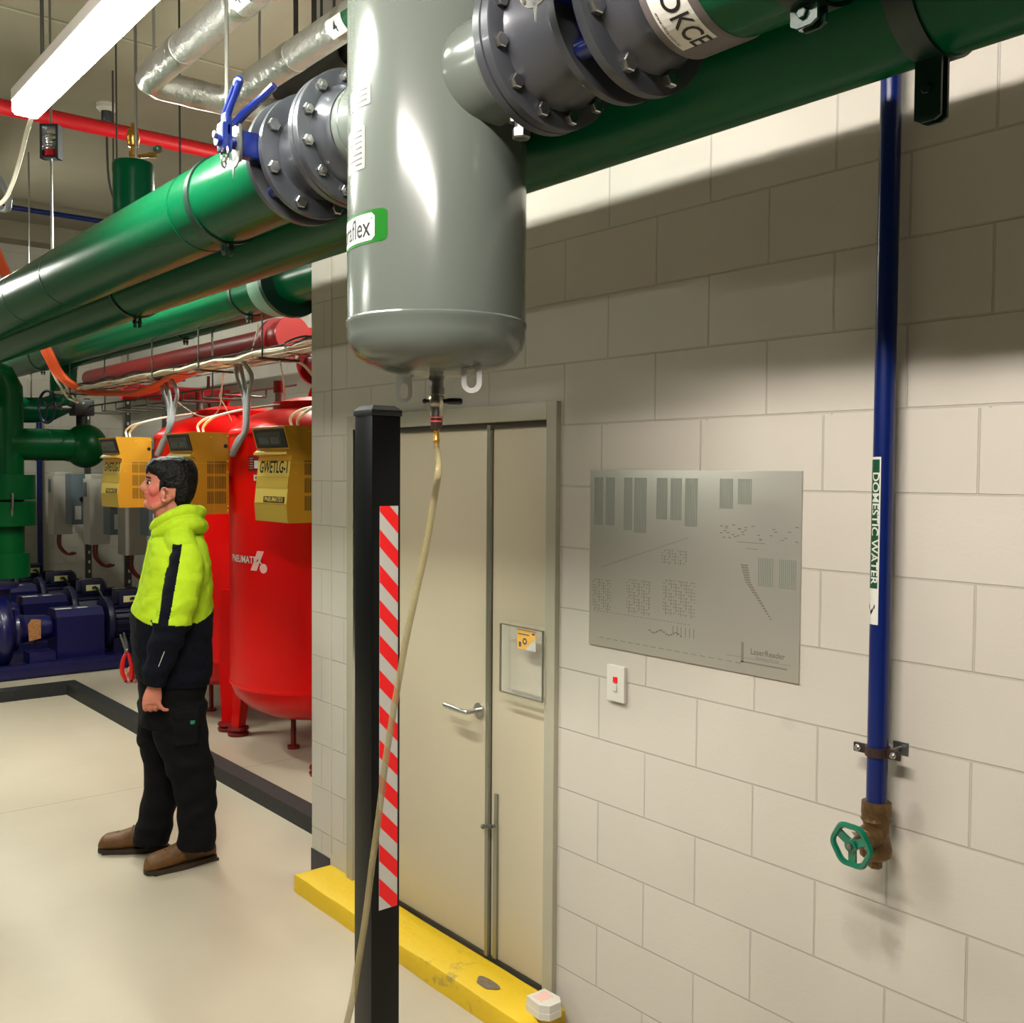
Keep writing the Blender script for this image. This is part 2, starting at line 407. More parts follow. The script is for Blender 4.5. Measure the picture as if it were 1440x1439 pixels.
# ------------------------------------------------------------------ the room
D = 2.245          # face of the right-hand block wall
FARX = -14.2; BACKY = 4.7; CEIL = 4.93; NEARX = 4.0; LEFTY = -5.2
B_WALL = rgb(190, 184, 172)
M_blockx = block_mat('painted_blockwork', 0, B_WALL, stain=True)
M_blocky = block_mat('painted_blockwork_far', 1, rgb(190, 184, 170))
M_blockb = block_mat('painted_blockwork_back', 0, rgb(184, 180, 168))
def struct(name, mb, m, smooth=0):
    return tag(mb.make(name, m, None, smooth), kind='structure')
struct('floor', MB().box((FARX-.1, LEFTY-.1, -.1), (NEARX+.1, BACKY+.1, 0)), floor_mat())
struct('ceiling', MB().box((FARX-.1, LEFTY-.1, CEIL), (NEARX+.1, BACKY+.1, CEIL+.1)), M_ceil)
OX0, OX1, OZ = -3.853, -2.5, 2.085      # door opening incl. frame
w = MB()
w.box((-4.2, D, 0), (OX0, D+.19, CEIL)); w.box((OX0, D, OZ), (OX1, D+.19, CEIL)); w.box((OX1, D, 0), (NEARX, D+.19, CEIL))
struct('wall_right', w, M_blockx)
struct('wall_far', MB().box((FARX-.1, LEFTY, 0), (FARX, BACKY, CEIL)), M_blocky)
struct('wall_back', MB().box((FARX, BACKY, 0), (NEARX, BACKY+.1, CEIL)), M_blockb)
M_dim = mat('low_bounce_wall_dark', rgb(58, 62, 58), .8)  # unseen walls coloured dark to cut bounced light
struct('wall_left', MB().box((FARX, LEFTY-.1, 0), (NEARX, LEFTY, CEIL)), M_dim)
struct('wall_near', MB().box((NEARX, LEFTY, 0), (NEARX+.1, BACKY, CEIL)), M_dim)
struct('baseboard_right', MB().box((-4.203, D-.004, 0), (-4.03, D+.001, .105)), M_skirt)
# ceiling beam at the far end of the plant room and recessed slab joints
struct('trim_1', MB().box((FARX, LEFTY, CEIL-.22), (FARX+.35, BACKY, CEIL)), M_ceil)
M_och2 = mat('joint_sealant', rgb(176, 170, 150), .6)
struct('trim_2', MB().box((-4.02, D-.003, 1.0-1.0+.13), (-4.012, D, CEIL)), M_och2)
for i, (a, b) in enumerate((((-6.6, 0), (-6.6, 2.2)), )):
    pass
j = MB()
for x in (at(250, 74, Z=CEIL).x,):
    j.box((x-.012, LEFTY, CEIL-.012), (x+.012, BACKY, CEIL+.001))
for y in ():
    j.box((FARX, y-.012, CEIL-.012), (NEARX, y+.012, CEIL+.001))
struct('trim_3', j, M_frame)

# ------------------------------------------------------------------ door
KT = .08     # kerb top
d1 = bpy.data.objects.new('door_1', None); C.objects.link(d1); d1.location = (-3.17, D+.05, KT); WL['door_1'] = V(d1.location); d1['kind'] = 'structure'
f = MB()
f.box((OX0, D-.02, KT-.08), (OX0+.05, D+.19, OZ), .004); f.box((OX1-.05, D-.02, KT-.08), (OX1, D+.19, OZ), .004); f.box((OX0+.05, D-.02, OZ-.058), (OX1-.05, D+.19, OZ), .004)
f.box((OX0+.05, D+.07, KT), (OX0+.062, D+.19, OZ-.058)); f.box((OX1-.062, D+.07, KT), (OX1-.05, D+.19, OZ-.058)); f.box((OX0+.05, D+.07, OZ-.075), (OX1-.05, D+.19, OZ-.058))
f.make('door_frame', M_frame, d1, 30)
LX = -2.893
leafA = MB().box((OX0+.053, D+.022, KT+.008), (LX-.010, D+.06, OZ-.066), .002).make('door_leaf', M_door, d1)
leafB = MB().box((LX+.010, D+.022, KT+.008), (OX1-.053, D+.06, OZ-.066), .002).make('door_leaf', M_door, d1)
MB().box((LX-.012, D+.008, KT+.004), (LX+.006, D+.03, OZ-.066)).make('meeting_strip', M_alu, d1, 0)
MB().box((LX-.001, D+.014, KT+.004), (LX+.003, D+.032, OZ-.066)).make('strip_gap', M_black, d1, 0)
MB().box((OX0+.05, D+.010, OZ-.078), (OX1-.05, D+.06, OZ-.058)).make('head_shade_strip', M_greyrub, d1, 0)  # dark head stop, thickened to stand in for shade under the frame
MB().box((OX0+.05, D+.03, KT), (OX1-.05, D+.19, KT+.008)).make('threshold_gap', M_black, d1, 0)
hz = at(670, 1000, Y=D).z
h = MB(); hx = -2.955
h.cyl((hx, D+.022, hz), (hx, D+.012, hz), .027, 24)
h.tube([(hx, D+.014, hz), (hx, D-.03, hz), (hx-.015, D-.045, hz), (hx-.13, D-.045, hz+.004)], .0095, 12, smooth=5)
h.make('door_handle', M_steel, d1)
fb = MB(); bx = at(692, 1200, Y=D).x; bt = at(692, 1118, Y=D).z
fb.box((bx-.010, D+.012, KT+.01), (bx+.010, D+.024, bt-.11)); fb.box((bx-.008, D+.014, bt-.11), (bx+.008, D+.024, bt))
fb.make('flush_bolt', M_alu, d1, 0)
MB().cyl((bx-.055, D+.0, bt-.13), (bx+.0, D+.0, bt-.115), .006, 10).cyl((bx, D-.0, bt-.115), (bx, D+.016, bt-.115), .005, 10).sph((bx-.055, D, bt-.13), .009).make('bolt_knob', M_steeld, d1)

# ------------------------------------------------------------------ brochure holder on the door
t = empty('document_holder', at(738, 985, Y=D+.022), 'clear acrylic document holder fixed to the narrow door leaf', 'document holder')
pA = at(713, 877, Y=D-.0); pB = at(770, 1000, Y=D)
x0 = pA.x; x1 = at(769, 940, Y=D-.01).x; zt = at(713, 877, Y=D-.012).z; zb = at(713, 972, Y=D-.012).z
hm = MB()
hm.box((x0-.045, D+.016, zb-.005), (x1-.005, D+.0215, zt+.005))
hm.make('back_plate', M_acr, t, 0)
hm = MB(); hm.box((x0, D-.030, zb), (x1, D-.025, zt)); hm.box((x0, D-.025, zb), (x0+.003, D+.016, zt)); hm.box((x1-.003, D-.025, zb), (x1, D+.016, zt)); hm.box((x0, D-.025, zb), (x1, D+.016, zb+.003))
hm.make('front_pocket', M_acr, t, 0)
for (a, b, c_, d_) in ((x0, x1, zt-.0015, zt+.0015), (x0, x1, zb-.002, zb+.002), (x0-.0015, x0+.0015, zb, zt), (x1-.0015, x1+.0015, zb, zt)):
    MB().box((a, D-.032, c_), (b, D-.0245, d_)).make('polished_edge', M_alu, t, 0)
zc0 = at(730, 884, Y=D-.02).z; zc1 = at(730, 912, Y=D-.02).z; xc0 = at(728, 900, Y=D-.02).x; xc1 = at(754, 900, Y=D-.02).x
c = MB().box((xc0, D-.022, zc1), (xc1, D-.020, zc0)); card = c.make('notice_card', M_ylw, None, 0)
tag(card, 'small yellow and white printed card inside the clear holder on the door', 'card')
cw = xc1-xc0; ch = zc0-zc1
MB().add([(xc1, D-.0225, zc0-.35*ch), (xc1, D-.0225, zc1), (xc0+.45*cw, D-.0225, zc1)], [(0, 1, 2)]).make('white_corner', M_lblw, card, 0, 'white lower corner with fine print')
pm_ = MB().band((xc0+.42*cw, D-.0226, zc0-.58*ch), (0, -1, 0), .006, .0115, .0004, 20).box((xc0+.1*cw, D-.0228, zc1+.12*ch), (xc0+.22*cw, D-.0224, zc1+.36*ch)).box((xc0+.06*cw, D-.0228, zc0-.22*ch), (xc0+.66*cw, D-.0224, zc0-.27*ch)).box((xc0+.8*cw, D-.0228, zc0-.12*ch), (xc0+.95*cw, D-.0224, zc0-.2*ch))
pm_.make('card_print', M_ink, card, 0)

# ------------------------------------------------------------------ plan board on the wall
pl = [at(833, 661, Y=D), at(1130, 662, Y=D), at(1125, 961, Y=D), at(829, 905, Y=D)]
X0, X1, Z1, Z0 = -2.352, -1.565, 1.859, 1.307
bd = MB().box((X0, D-.006, Z0), (X1, D, Z1), .001).make('plan_board', M_board, None)
tag(bd, 'large satin metal board with faint printed pipework drawings screwed to block wall', 'plan board')
def uv(u, v): return X0+(X1-X0)*u, Z1-(Z1-Z0)*v
e = MB(); Yp = D-.0066
def eb(u0, v0, u1, v1, t=.0008):
    a, b_ = uv(u0, v0); c_, d_ = uv(u1, v1); e.box((a, Yp, b_), (c_, Yp+.0006, d_))
for (u0, u1, v0, v1, n) in ((.025, .075, .04, .31, 8), (.09, .14, .04, .31, 8), (.19, .235, .04, .33, 7), (.245, .31, .04, .34, 8), (.36, .415, .04, .26, 8), (.43, .485, .04, .26, 8), (.50, .56, .04, .29, 8), (.66, .72, .04, .19, 9), (.74, .80, .04, .165, 9), (.83, .895, .42, .56, 9), (.915, .985, .42, .56, 9)):
    for i in range(n):
        u = u0+(u1-u0)*(i+.5)/n; eb(u-(u1-u0)/n*.32, v0, u+(u1-u0)/n*.32, v1)
e.make('valve_schedule_print', mat('pale_table_print', rgb(132, 136, 126), .45, metal=.3), bd, 0)
e = MB()
for (u0, u1, v0, v1) in ((.02, .13, .62, .80), (.21, .34, .60, .79), (.40, .56, .58, .77), (.39, .52, .42, .50)):
    nx = int((u1-u0)/.012); ny = int((v1-v0)/.016)
    for i in range(nx):
        for k in range(ny):
            if (i*7+k*3) % 5 == 0: continue
            u = u0+(u1-u0)*i/nx+random.uniform(-.001, .001); v = v0+(v1-v0)*k/ny
            eb(u, v, u+.006, v+.004)
            if i % 2: eb(u, v, u+.0012, v+.015)
for i in range(40):
    u = .07+.45*i/40; eb(u, .545-.2*i/40, u+.008, .548-.2*i/40)
for i in range(30):
    u = random.uniform(.66, .98); v = random.choice((.27, .29, .31, .325))+random.uniform(-.008, .008); eb(u, v, u+.012, v+.005)
for i in range(22):
    tt = i/22; u = .77+.05*tt+.10*max(0, tt-.3); v = .46+.26*tt; eb(u-.012*(1-tt), v, u+.006+.012*(1-tt), v+.008)
for i in range(30): eb(.03+i*.017, .80, .038+i*.017, .803)
for i in range(14): eb(.33+i*.012, .86+.01*math.sin(i), .338+i*.012, .868+.01*math.sin(i))
for i in range(6): eb(.45+.02*i, .82, .452+.02*i, .87)
eb(.70, .92, .97, .922); eb(.74, .35, .86, .353); eb(.78, .38, .83, .383)
for i in range(18): eb(.06+.04*i, .95, .085+.04*i, .953)
e.make('pipework_drawing', M_etch, bd, 0)
e = MB(); eb(.765, .845, .775, .945); eb(.765, .938, .955, .945); e.make('title_bracket', M_inkg, bd, 0)
e = MB(); ux, uz = uv(.875, .885); add_text(e, 'LaserReader', .022, (ux, Yp, uz), (1, 0, 0), (0, 0, 1), bold=.0004); ux, uz = uv(.875, .912)
add_text(e, 'Architects Pty Ltd', .010, (ux, Yp, uz), (1, 0, 0), (0, 0, 1)); e.make('title_lettering', M_inkg, bd, 0)

# ------------------------------------------------------------------ wall switch
s0 = at(854, 934, Y=D-.012); s1 = at(880, 992, Y=D-.012)
sx0 = s0.x; sz1 = at(854, 934, Y=D-.012).z; sz0 = at(854, 984, Y=D-.012).z; sx1 = sx0+.075
sw = MB().box((sx0, D-.014, sz0), (sx1, D, sz1), .003).make('wall_switch', M_white, None)
tag(sw, 'white rectangular switch plate with small red indicator below the plan board', 'switch')
cx_ = (sx0+sx1)/2
MB().box((cx_-.007, D-.018, sz1-.052), (cx_+.009, D-.013, sz1-.034), .001).make('red_indicator', M_redtape, sw, label='small red neon indicator')
MB().box((cx_-.006, D-.019, sz1-.078), (cx_+.008, D-.013, sz1-.058), .002).make('rocker', M_white, sw)

# ------------------------------------------------------------------ kerbs
def kerb(name, pts, h, label, m):
    pass
k = MB(); bm = bmesh.new()
kx0, kx1 = -4.045, -2.455
bmesh.ops.create_grid(bm, x_segments=40, y_segments=5, size=.5)
for v in bm.verts:
    v.co = V((kx0+(kx1-kx0)*(v.co.x+.5), 2.068+(2.2455-2.068)*(v.co.y+.5), KT))
# rounded, slightly irregular cast kerb: profile swept along X
bm.free()
prof = [(2.066, 0), (2.065, .062), (2.069, .075), (2.080, .0805), (2.15, .0815), (2.2445, .0805), (2.2445, 0)]
nx = 60; vs = []; fs = []
for i in range(nx+1):
    x = kx0+(kx1-kx0)*i/nx
    for q, (y, z) in enumerate(prof):
        nn = noise.noise(V((x*6, y*9, z*20)))*.004
        e_ = min(i, nx-i); yy = y; zz = z
        if e_ == 0: zz = min(z, .068)+0*z; yy = y+(.008 if y < 2.1 else 0)
        vs.append((x, yy+(nn if y < 2.2 else 0), max(0, zz+(nn*.6 if z > .05 else 0))))
n_ = len(prof)
for i in range(nx):
    for q in range(n_-1): fs.append((i*n_+q, (i+1)*n_+q, (i+1)*n_+q+1, i*n_+q+1))
fs.append(tuple(range(n_))); fs.append(tuple(nx*n_+q for q in range(n_-1, -1, -1)))
ky = MB().add(vs, fs).make('door_kerb', M_kerby, None, 30)
tag(ky, 'low yellow painted concrete kerb across the foot of the doors', 'kerb')
sm = MB(); 
pts = []
for i in range(26):
    a = 2*PI*i/26; pts.append((-2.735+.052*math.cos(a)*(1+.2*math.sin(3*a)), 2.135+.03*math.sin(a)*(1+.15*math.cos(2*a)), KT+.0032))
sm.prism(pts, (0, 0, .0006)); sm.make('grey_scuff', mat('scuffed_concrete', rgb(110, 96, 78), .7, nscale=60, namt=.3), ky, 0, 'bare grey scuffed patch')
kb = MB()
kp = [(-4.3, 2.60), (-9.4, 2.66), (-9.4, -3.5)]   # back (room) side
# front edge along Y~2.46 then turning toward the viewer's left
outer = [(-4.215, 2.470), (-8.76, 2.440), (-8.86, -3.55)]
inner = [(-4.215, 2.580), (-8.92, 2.550), (-8.98, -3.55)]
hh = .085
for (o1, o2, i1, i2) in ((outer[0], outer[1], inner[0], inner[1]), (outer[1], outer[2], inner[1], inner[2])):
    kb.add([(o1[0], o1[1], 0), (o2[0], o2[1], 0), (i2[0], i2[1], 0), (i1[0], i1[1], 0), (o1[0], o1[1], hh), (o2[0], o2[1], hh), (i2[0], i2[1], hh), (i1[0], i1[1], hh)],
           [(0, 1, 2, 3), (4, 5, 6, 7), (0, 1, 5, 4), (2, 3, 7, 6), (0, 4, 7, 3), (1, 2, 6, 5)])
kbo = kb.make('bund_kerb', M_kerbb, None, 0)
tag(kbo, 'long black painted bund kerb turning a corner around the pump area', 'kerb')

# white plastic box on the kerb
b0 = at(795, 1408, Z=KT+.03)
q = MB(); cx0, cy0 = -2.475, 2.165
poly = [(-.045, -.035), (.03, -.042), (.058, -.02), (.058, .03), (.03, .05), (-.045, .045)]
q.prism([(cx0+a, cy0+b_, KT+.001) for a, b_ in poly], (0, 0, .022)); q.prism([(cx0+a*.96, cy0+b_*.96, KT+.023) for a, b_ in poly], (0, 0, .026))
wb = q.make('plastic_box', M_white, None, 30)
tag(wb, 'small white clipped-corner plastic box lying on the right end of the yellow kerb', 'box')
q = MB()
for i in range(5): q.box((cx0-.03, cy0-.02+i*.011, KT+.0492), (cx0+.02-.004*(i % 2), cy0-.014+i*.011, KT+.0498))
q.make('red_print', M_pink, wb, 0)

# ------------------------------------------------------------------ blue water pipe on wall
bx_, by_ = -1.309, D-.052
bp0 = at(1232, 1131, Y=by_).z
pipe = MB().cyl((bx_, by_, bp0-.005), (bx_, by_, 3.6), .024, 32).tube([(bx_, by_, 3.58), (bx_, by_, 3.66), (bx_+.05, by_, 3.70), (bx_+.6, by_, 3.70), (NEARX-.05, by_, 3.70)], .024, 20).make('water_pipe', M_bluep, None)
tag(pipe, 'blue vertical water pipe running down the block wall', 'pipe')
# label on the pipe
def onpipe(ang, zz, r=.0248):
    return V((bx_+r*math.cos(ang), by_+r*math.sin(ang), zz))
za = at(1232, 643, Y=by_).z; zb_ = at(1226, 876, Y=by_).z
# ang facing camera ~ direction to camera from pipe
ca = math.atan2(-by_, -bx_)
def wrapquad(mb, a0, a1, z0, z1, r, n=10):
    for i in range(n):
        p = a0+(a1-a0)*i/n; q_ = a0+(a1-a0)*(i+1)/n
        mb.quad(onpipe(p, z0, r), onpipe(q_, z0, r), onpipe(q_, z1, r), onpipe(p, z1, r))
A0 = ca-math.radians(100); A1 = ca-math.radians(12)
lab = MB(); wrapquad(lab, A0-1.0, A1, zb_, za, .0246); lb = lab.make('pipe_label', M_lblw, pipe, 0, 'white bordered pipe marker label')
g = MB(); wrapquad(g, A0-.9, A1-.13, zb_+.085, za-.006, .0249); g.make('green_field', M_signg, lb, 0)
tx = MB(); zc = (za+zb_+.06)/2
add_text(tx, 'DOMESTIC WATER', .0275, None, None, None, sx=1.12, bold=.0004, fn=lambda u, v: onpipe(ca-math.radians(44)+v/.0252, zc-u, .0252))
tx.make('lettering', M_lblw, lb, 0)
ar = MB()
for sgn in (-1, 1):
    pts = [(0, -.018), (sgn*.012, .0), (sgn*.012, .009), (0, -.008)]
    ar.add([onpipe(ca-math.radians(58)+u/.0252, zb_+.04+v, .0252) for u, v in pts], [(0, 1, 2, 3)])
ar.make('flow_arrow', M_ink, lb, 0)
# clip
cz = at(1233, 1056, Y=by_).z
cl = empty('pipe_clip', (bx_, by_, cz), 'brown two-bolt pipe clip holding the blue pipe to the wall', 'clip')
MB().band((bx_, by_, cz-.011), (0, 0, 1), .0243, .029, .022, 32).box((bx_-.060, by_-.007, cz-.011), (bx_-.026, by_+.001, cz+.011), .002).box((bx_+.026, by_-.007, cz-.011), (bx_+.060, by_+.001, cz+.011), .002).make('clip_band', M_brown, cl)
for sgn in (-1, 1): MB().hexbolt((bx_+sgn*.046, by_-.007, cz), (0, -1, 0), .0085, .006, .013).make('clip_bolt', M_steel, cl)
MB().cyl((bx_+.03, by_+.0, cz+.006), (bx_+.03, D, cz+.006), .005, 10).box((bx_+.012, D-.005, cz-.008), (bx_+.05, D, cz+.02)).make('standoff_stud', M_steeld, cl)

# gate valve
gz = bp0
gv = empty('gate_valve', (bx_, by_, gz-.14), 'bronze gate valve at the foot of the blue pipe', 'valve')
MB().lathe((bx_, by_, gz), (0, 0, -1), [(-.008, .026), (-.006, .034), (.02, .035), (.028, .033), (.036, .036), (.045, .03), (.075, .030), (.09, .034), (.105, .038), (.122, .036), (.13, .027), (.135, .016)], 28).make('valve_body', M_bronze, gv)
MB().cyl((bx_, by_, gz-.13), (bx_, by_, gz-.152), .016, 6).make('bottom_plug', M_bronze, gv)
wd = V((-.35, -.93, -.02)).normalized(); wc = V((bx_, by_, gz-.075))+V((-.035, -.095, -.012))
tw = V((-bx_, -by_, 0)).normalized(); crh = V((cr.x, cr.y, 0)).normalized()
ax = (-crh*.66+tw*.74+V((0, 0, -.10))).normalized()
MB().lathe((bx_, by_, gz-.070), ax, [(.0, .03), (.03, .03), (.036, .027), (.05, .026), (.054, .018), (.075, .014), (.09, .009), (.108, .007)], 20).make('bonnet', M_bronze, gv)
x_, y_, z_ = basis(ax); wb_ = MB(); R_ = .051
seg = 60
vs = []
for i in range(seg):
    a = 2*PI*i/seg; rr = R_*(1+.035*math.cos(6*a)); e_ = x_*math.cos(a)+y_*math.sin(a)
    for (dr, dz) in ((-.008, -.006), (.0, -.007), (.004, 0), (.0, .007), (-.008, .006), (-.011, 0)): vs.append(V((bx_, by_, gz-.070))+ax*(.098+dz)+e_*(rr+dr))
wb_.add(vs, [(i*6+k_, ((i+1) % seg)*6+k_, ((i+1) % seg)*6+(k_+1) % 6, i*6+(k_+1) % 6) for i in range(seg) for k_ in range(6)])
hubp = V((bx_, by_, gz-.070))+ax*.094
wb_.cyl(hubp-ax*.006, hubp+ax*.010, .015, 16)
for q_ in range(3):
    a = 2*PI*q_/3+.5; e_ = x_*math.cos(a)+y_*math.sin(a); wb_.obox(hubp+e_*.024, .017, .009, .004, e_, ax.cross(e_))
wb_.make('handwheel', M_tealw, gv)
MB().hexbolt(hubp+ax*.010, ax, .008, .006).make('wheel_nut', M_steeld, gv)
MB().obox(V((bx_, by_, gz-.07))+ax*.045+V((.01, -.03, .0)), .032, .0012, .004, (.8, -.2, -.5), (0, 0, 1)).make('tie_tag', M_lblw, gv, 0)

# ------------------------------------------------------------------ black post with tape
PW = .088; pX, pY = -2.33, 1.44
pt = empty('bollard_post', (pX, pY, 0), 'tall square black steel post standing in front of the double doors', 'post')
ptop = 2.018
MB().box((pX-PW/2, pY-PW/2, 0), (pX+PW/2, pY+PW/2, ptop-.012), .005).make('post_shaft', M_blackpost, pt)
MB().box((pX-PW/2-.003, pY-PW/2-.003, ptop-.022), (pX+PW/2+.003, pY+PW/2+.003, ptop-.006), .003).add([(pX-PW/2-.003, pY-PW/2-.003, ptop-.007), (pX+PW/2+.003, pY-PW/2-.003, ptop-.007), (pX+PW/2+.003, pY+PW/2+.003, ptop-.007), (pX-PW/2-.003, pY+PW/2+.003, ptop-.007), (pX-PW/2+.012, pY-PW/2+.012, ptop+.006), (pX+PW/2-.012, pY-PW/2+.012, ptop+.006), (pX+PW/2-.012, pY+PW/2-.012, ptop+.006), (pX-PW/2+.012, pY+PW/2-.012, ptop+.006)], [(4, 5, 6, 7), (0, 1, 5, 4), (1, 2, 6, 5), (2, 3, 7, 6), (3, 0, 4, 7)]).make('post_cap', M_black, pt)
fx = pX+PW/2+.0008
ta0 = at(534, 712, X=fx); ta1 = at(560, 710, X=fx); tb0 = at(527, 1283, X=fx)
ty0, ty1 = ta0.y, ta1.y; tz1, tz0 = ta0.z, tb0.z
tp = MB().box((fx-.0006, ty0, tz0), (fx, ty1, tz1)).make('reflective_tape', M_whitetape, pt, 0, 'white reflective tape with slanting red stripes')
sh = (ty1-ty0)*1.05; per = (tz1-tz0)/11.6
st = MB()
def clipband(z_hi):    # slanting stripe, high at the left, clipped to the tape
    P_ = [(ty0, z_hi), (ty1, z_hi-sh), (ty1, z_hi-sh-per*.5), (ty0, z_hi-per*.5)]
    def clip(P_, val, keep_above):
        out = []
        for i in range(len(P_)):
            a, b_ = P_[i], P_[(i+1) % len(P_)]
            ina = (a[1] >= val) if keep_above else (a[1] <= val); inb = (b_[1] >= val) if keep_above else (b_[1] <= val)
            if ina: out.append(a)
            if ina != inb:
                t_ = (val-a[1])/(b_[1]-a[1]); out.append((a[0]+(b_[0]-a[0])*t_, val))
        return out
    P_ = clip(P_, tz0, True)
    if len(P_) >= 3: P_ = clip(P_, tz1, False)
    return P_
for i in range(-1, 13):
    P_ = clipband(tz1+.30*per-i*per+per*.05-(0))
    if len(P_) >= 3: st.add([(fx+.0006, a, b_) for a, b_ in P_], [tuple(range(len(P_)))])
st.make('red_stripes', M_redtape, tp, 0)

# ------------------------------------------------------------------ main pipes
PY, PZ, PR = 1.356, 2.70, .131
TX = -1.939
P2Y = 1.686
def pipe_clamp(x, y, z, R, label, px_=1, rodtop=CEIL, tab=.07, width=.03, group='dark green clamps on the overhead mains'):
    t_ = empty('pipe_clamp', (x, y, z+R), label, 'pipe clamp', group)
    MB().band((x-width/2, y, z), (1, 0, 0), R+.0005, R+.006, width, 56).make('clamp_band', M_greend, t_)
    mb = MB()
    for dy in (-.011, .011):
        mb.prism([(x-width/2+.001, y+dy-.003, z-R-.003), (x+width/2-.001, y+dy-.003, z-R-.003), (x+width/2-.001, y+dy-.003, z-R-tab), (x+width/4, y+dy-.003, z-R-tab-.006), (x-width/4, y+dy-.003, z-R-tab-.006), (x-width/2+.001, y+dy-.003, z-R-tab)], (0, .006, 0))
    mb.make('clamp_tab', M_greend, t_, 0)
    MB().hexbolt((x, y-.014, z-R-tab*.55), (0, -1, 0), .009, .007).cyl((x, y-.014, z-R-tab*.55), (x, y+.020, z-R-tab*.55), .006, 8).make('clamp_bolt', M_greend, t_)
    if rodtop: MB().cyl((x, y, z+R+.002), (x, y, rodtop), .007, 8).cyl((x, y, z+R), (x, y, z+R+.03), .013, 6).make('hanger_rod', M_rod, t_)
    return t_
# front main, left of valve
pl_ = MB().lathe((TX-.651, PY, PZ), (-1, 0, 0), [(0, PR-.012), (.0, PR), (.10, PR), (7.3, PR)], 72)
left_main = pl_.make('green_main_pipe', M_green, None)
tag(left_main, 'thick glossy green main pipe running left from the grey flanges overhead', 'pipe')
for xs in (-3.09, -3.255):
    MB().band((xs-.003, PY, PZ), (1, 0, 0), PR-.001, PR+.0022, .006, 64).make('fusion_seam', M_green, left_main)
MB().band((-5.4, PY, PZ), (1, 0, 0), PR-.001, PR+.0015, .006, 64).make('fusion_seam', M_greend, left_main)
MB().band((-4.75, PY, PZ), (1, 0, 0), PR-.001, PR+.0015, .006, 64).make('fusion_seam', M_greend, left_main)
right_main = MB().lathe((-1.10, PY, PZ), (1, 0, 0), [(0, PR-.012), (0, PR-.003), (.01, PR-.001), (4.1, PR-.001)], 72).make('green_main_pipe', M_green, None)
tag(right_main, 'thick green main pipe leaving the frame top right beyond the labelled grey sleeve', 'pipe')
c1 = pipe_clamp(-3.09, PY, PZ, PR, 'green clamp under the front main beside the blue lever valve', tab=.035)
pipe_clamp(-.95, PY, PZ, PR, 'dark green clamp on the front main at the top right', tab=.03, width=.05)
# rear main
rm = MB().lathe((2.9, P2Y, PZ), (-1, 0, 0), [(0, PR), (12.55, PR)], 72)
rm.tube([(-9.63, P2Y, PZ), (-9.75, P2Y, PZ), (-9.88, P2Y+.05, PZ), (-9.95, P2Y+.16, PZ), (-9.95, P2Y+.28, PZ), (-9.95, P2Y+.34, PZ)], PR, 40, smooth=4)
rear_main = rm.make('green_main_pipe', M_green, None)
tag(rear_main, 'long green main pipe hanging behind the grey separator close to the block wall', 'pipe')
pipe_clamp(-.93, P2Y, PZ, PR, 'dark green clamp with deep tab on the rear main near the blue wall pipe', tab=.105, width=.05)
pipe_clamp(-4.86, P2Y, PZ, PR, 'dark green clamp on the rear main above the orange cables', tab=.045)
# green air vessel on rear main with brass vent
gv2 = empty('air_vent_stub', (-4.9, P2Y, PZ+PR), 'green vertical stub with brass automatic air vent rising behind the front main', 'air vent')
MB().lathe((-4.9, P2Y, PZ+.08), (0, 0, 1), [(0, .092), (.45, .092), (.47, .094), (.50, .094), (.512, .088)], 40).make('stub_pipe', M_green, gv2)
zt2 = PZ+.592
MB().lathe((-4.9, P2Y, zt2), (0, 0, 1), [(0, .014), (.03, .014), (.032, .02), (.05, .02), (.052, .012), (.075, .012), (.078, .026), (.10, .027), (.105, .03), (.125, .03), (.128, .026), (.155, .024), (.162, .012), (.17, .01), (.172, .013), (.182, .012)], 20).make('brass_vent', M_brass, gv2)
MB().cyl((-4.9, P2Y, zt2+.03), (-4.82, P2Y+.06, zt2+.03), .009, 12).cyl((-4.83, P2Y+.05, zt2+.03), (-4.8, P2Y+.073, zt2+.03), .013, 12).make('side_tee', M_brass, gv2)
MB().lathe((-4.79, P2Y+.08, zt2+.045), (-.3, -.2, .9), [(0, .02), (.01, .024), (.02, .02)], 10).make('vent_handwheel', M_tealw, gv2)

# ------------------------------------------------------------------ dirt separator
sep = empty('dirt_separator', (TX, PY, 2.0), 'large light grey cylindrical separator vessel hanging between flanges', 'separator')
TR = .203
prof = [(-.36, TR), (.518, TR)]
zs = 2.183      # weld seam height
body = MB().lathe((TX, PY, 3.25), (0, 0, -1), [(0, .10), (.03, .17), (.07, TR), (3.25-zs-.010, TR), (3.25-zs-.006, TR+.0035), (3.25-zs+.002, TR+.0035), (3.25-zs+.008, TR), (3.25-zs+.028, TR), (3.25-zs+.050, TR*.975), (3.25-zs+.070, TR*.90), (3.25-zs+.087, TR*.78), (3.25-zs+.102, TR*.58), (3.25-zs+.112, TR*.35), (3.25-zs+.116, .03), (3.25-zs+.116, .0)], 96).make('vessel_body', M_tank, sep, 40)
zb0 = zs-.116
# camera-facing angle on the vessel
tca = math.atan2(-PY, -TX)
def ontank(a, z_, r=TR+.0006): return V((TX+r*math.cos(a), PY+r*math.sin(a), z_))
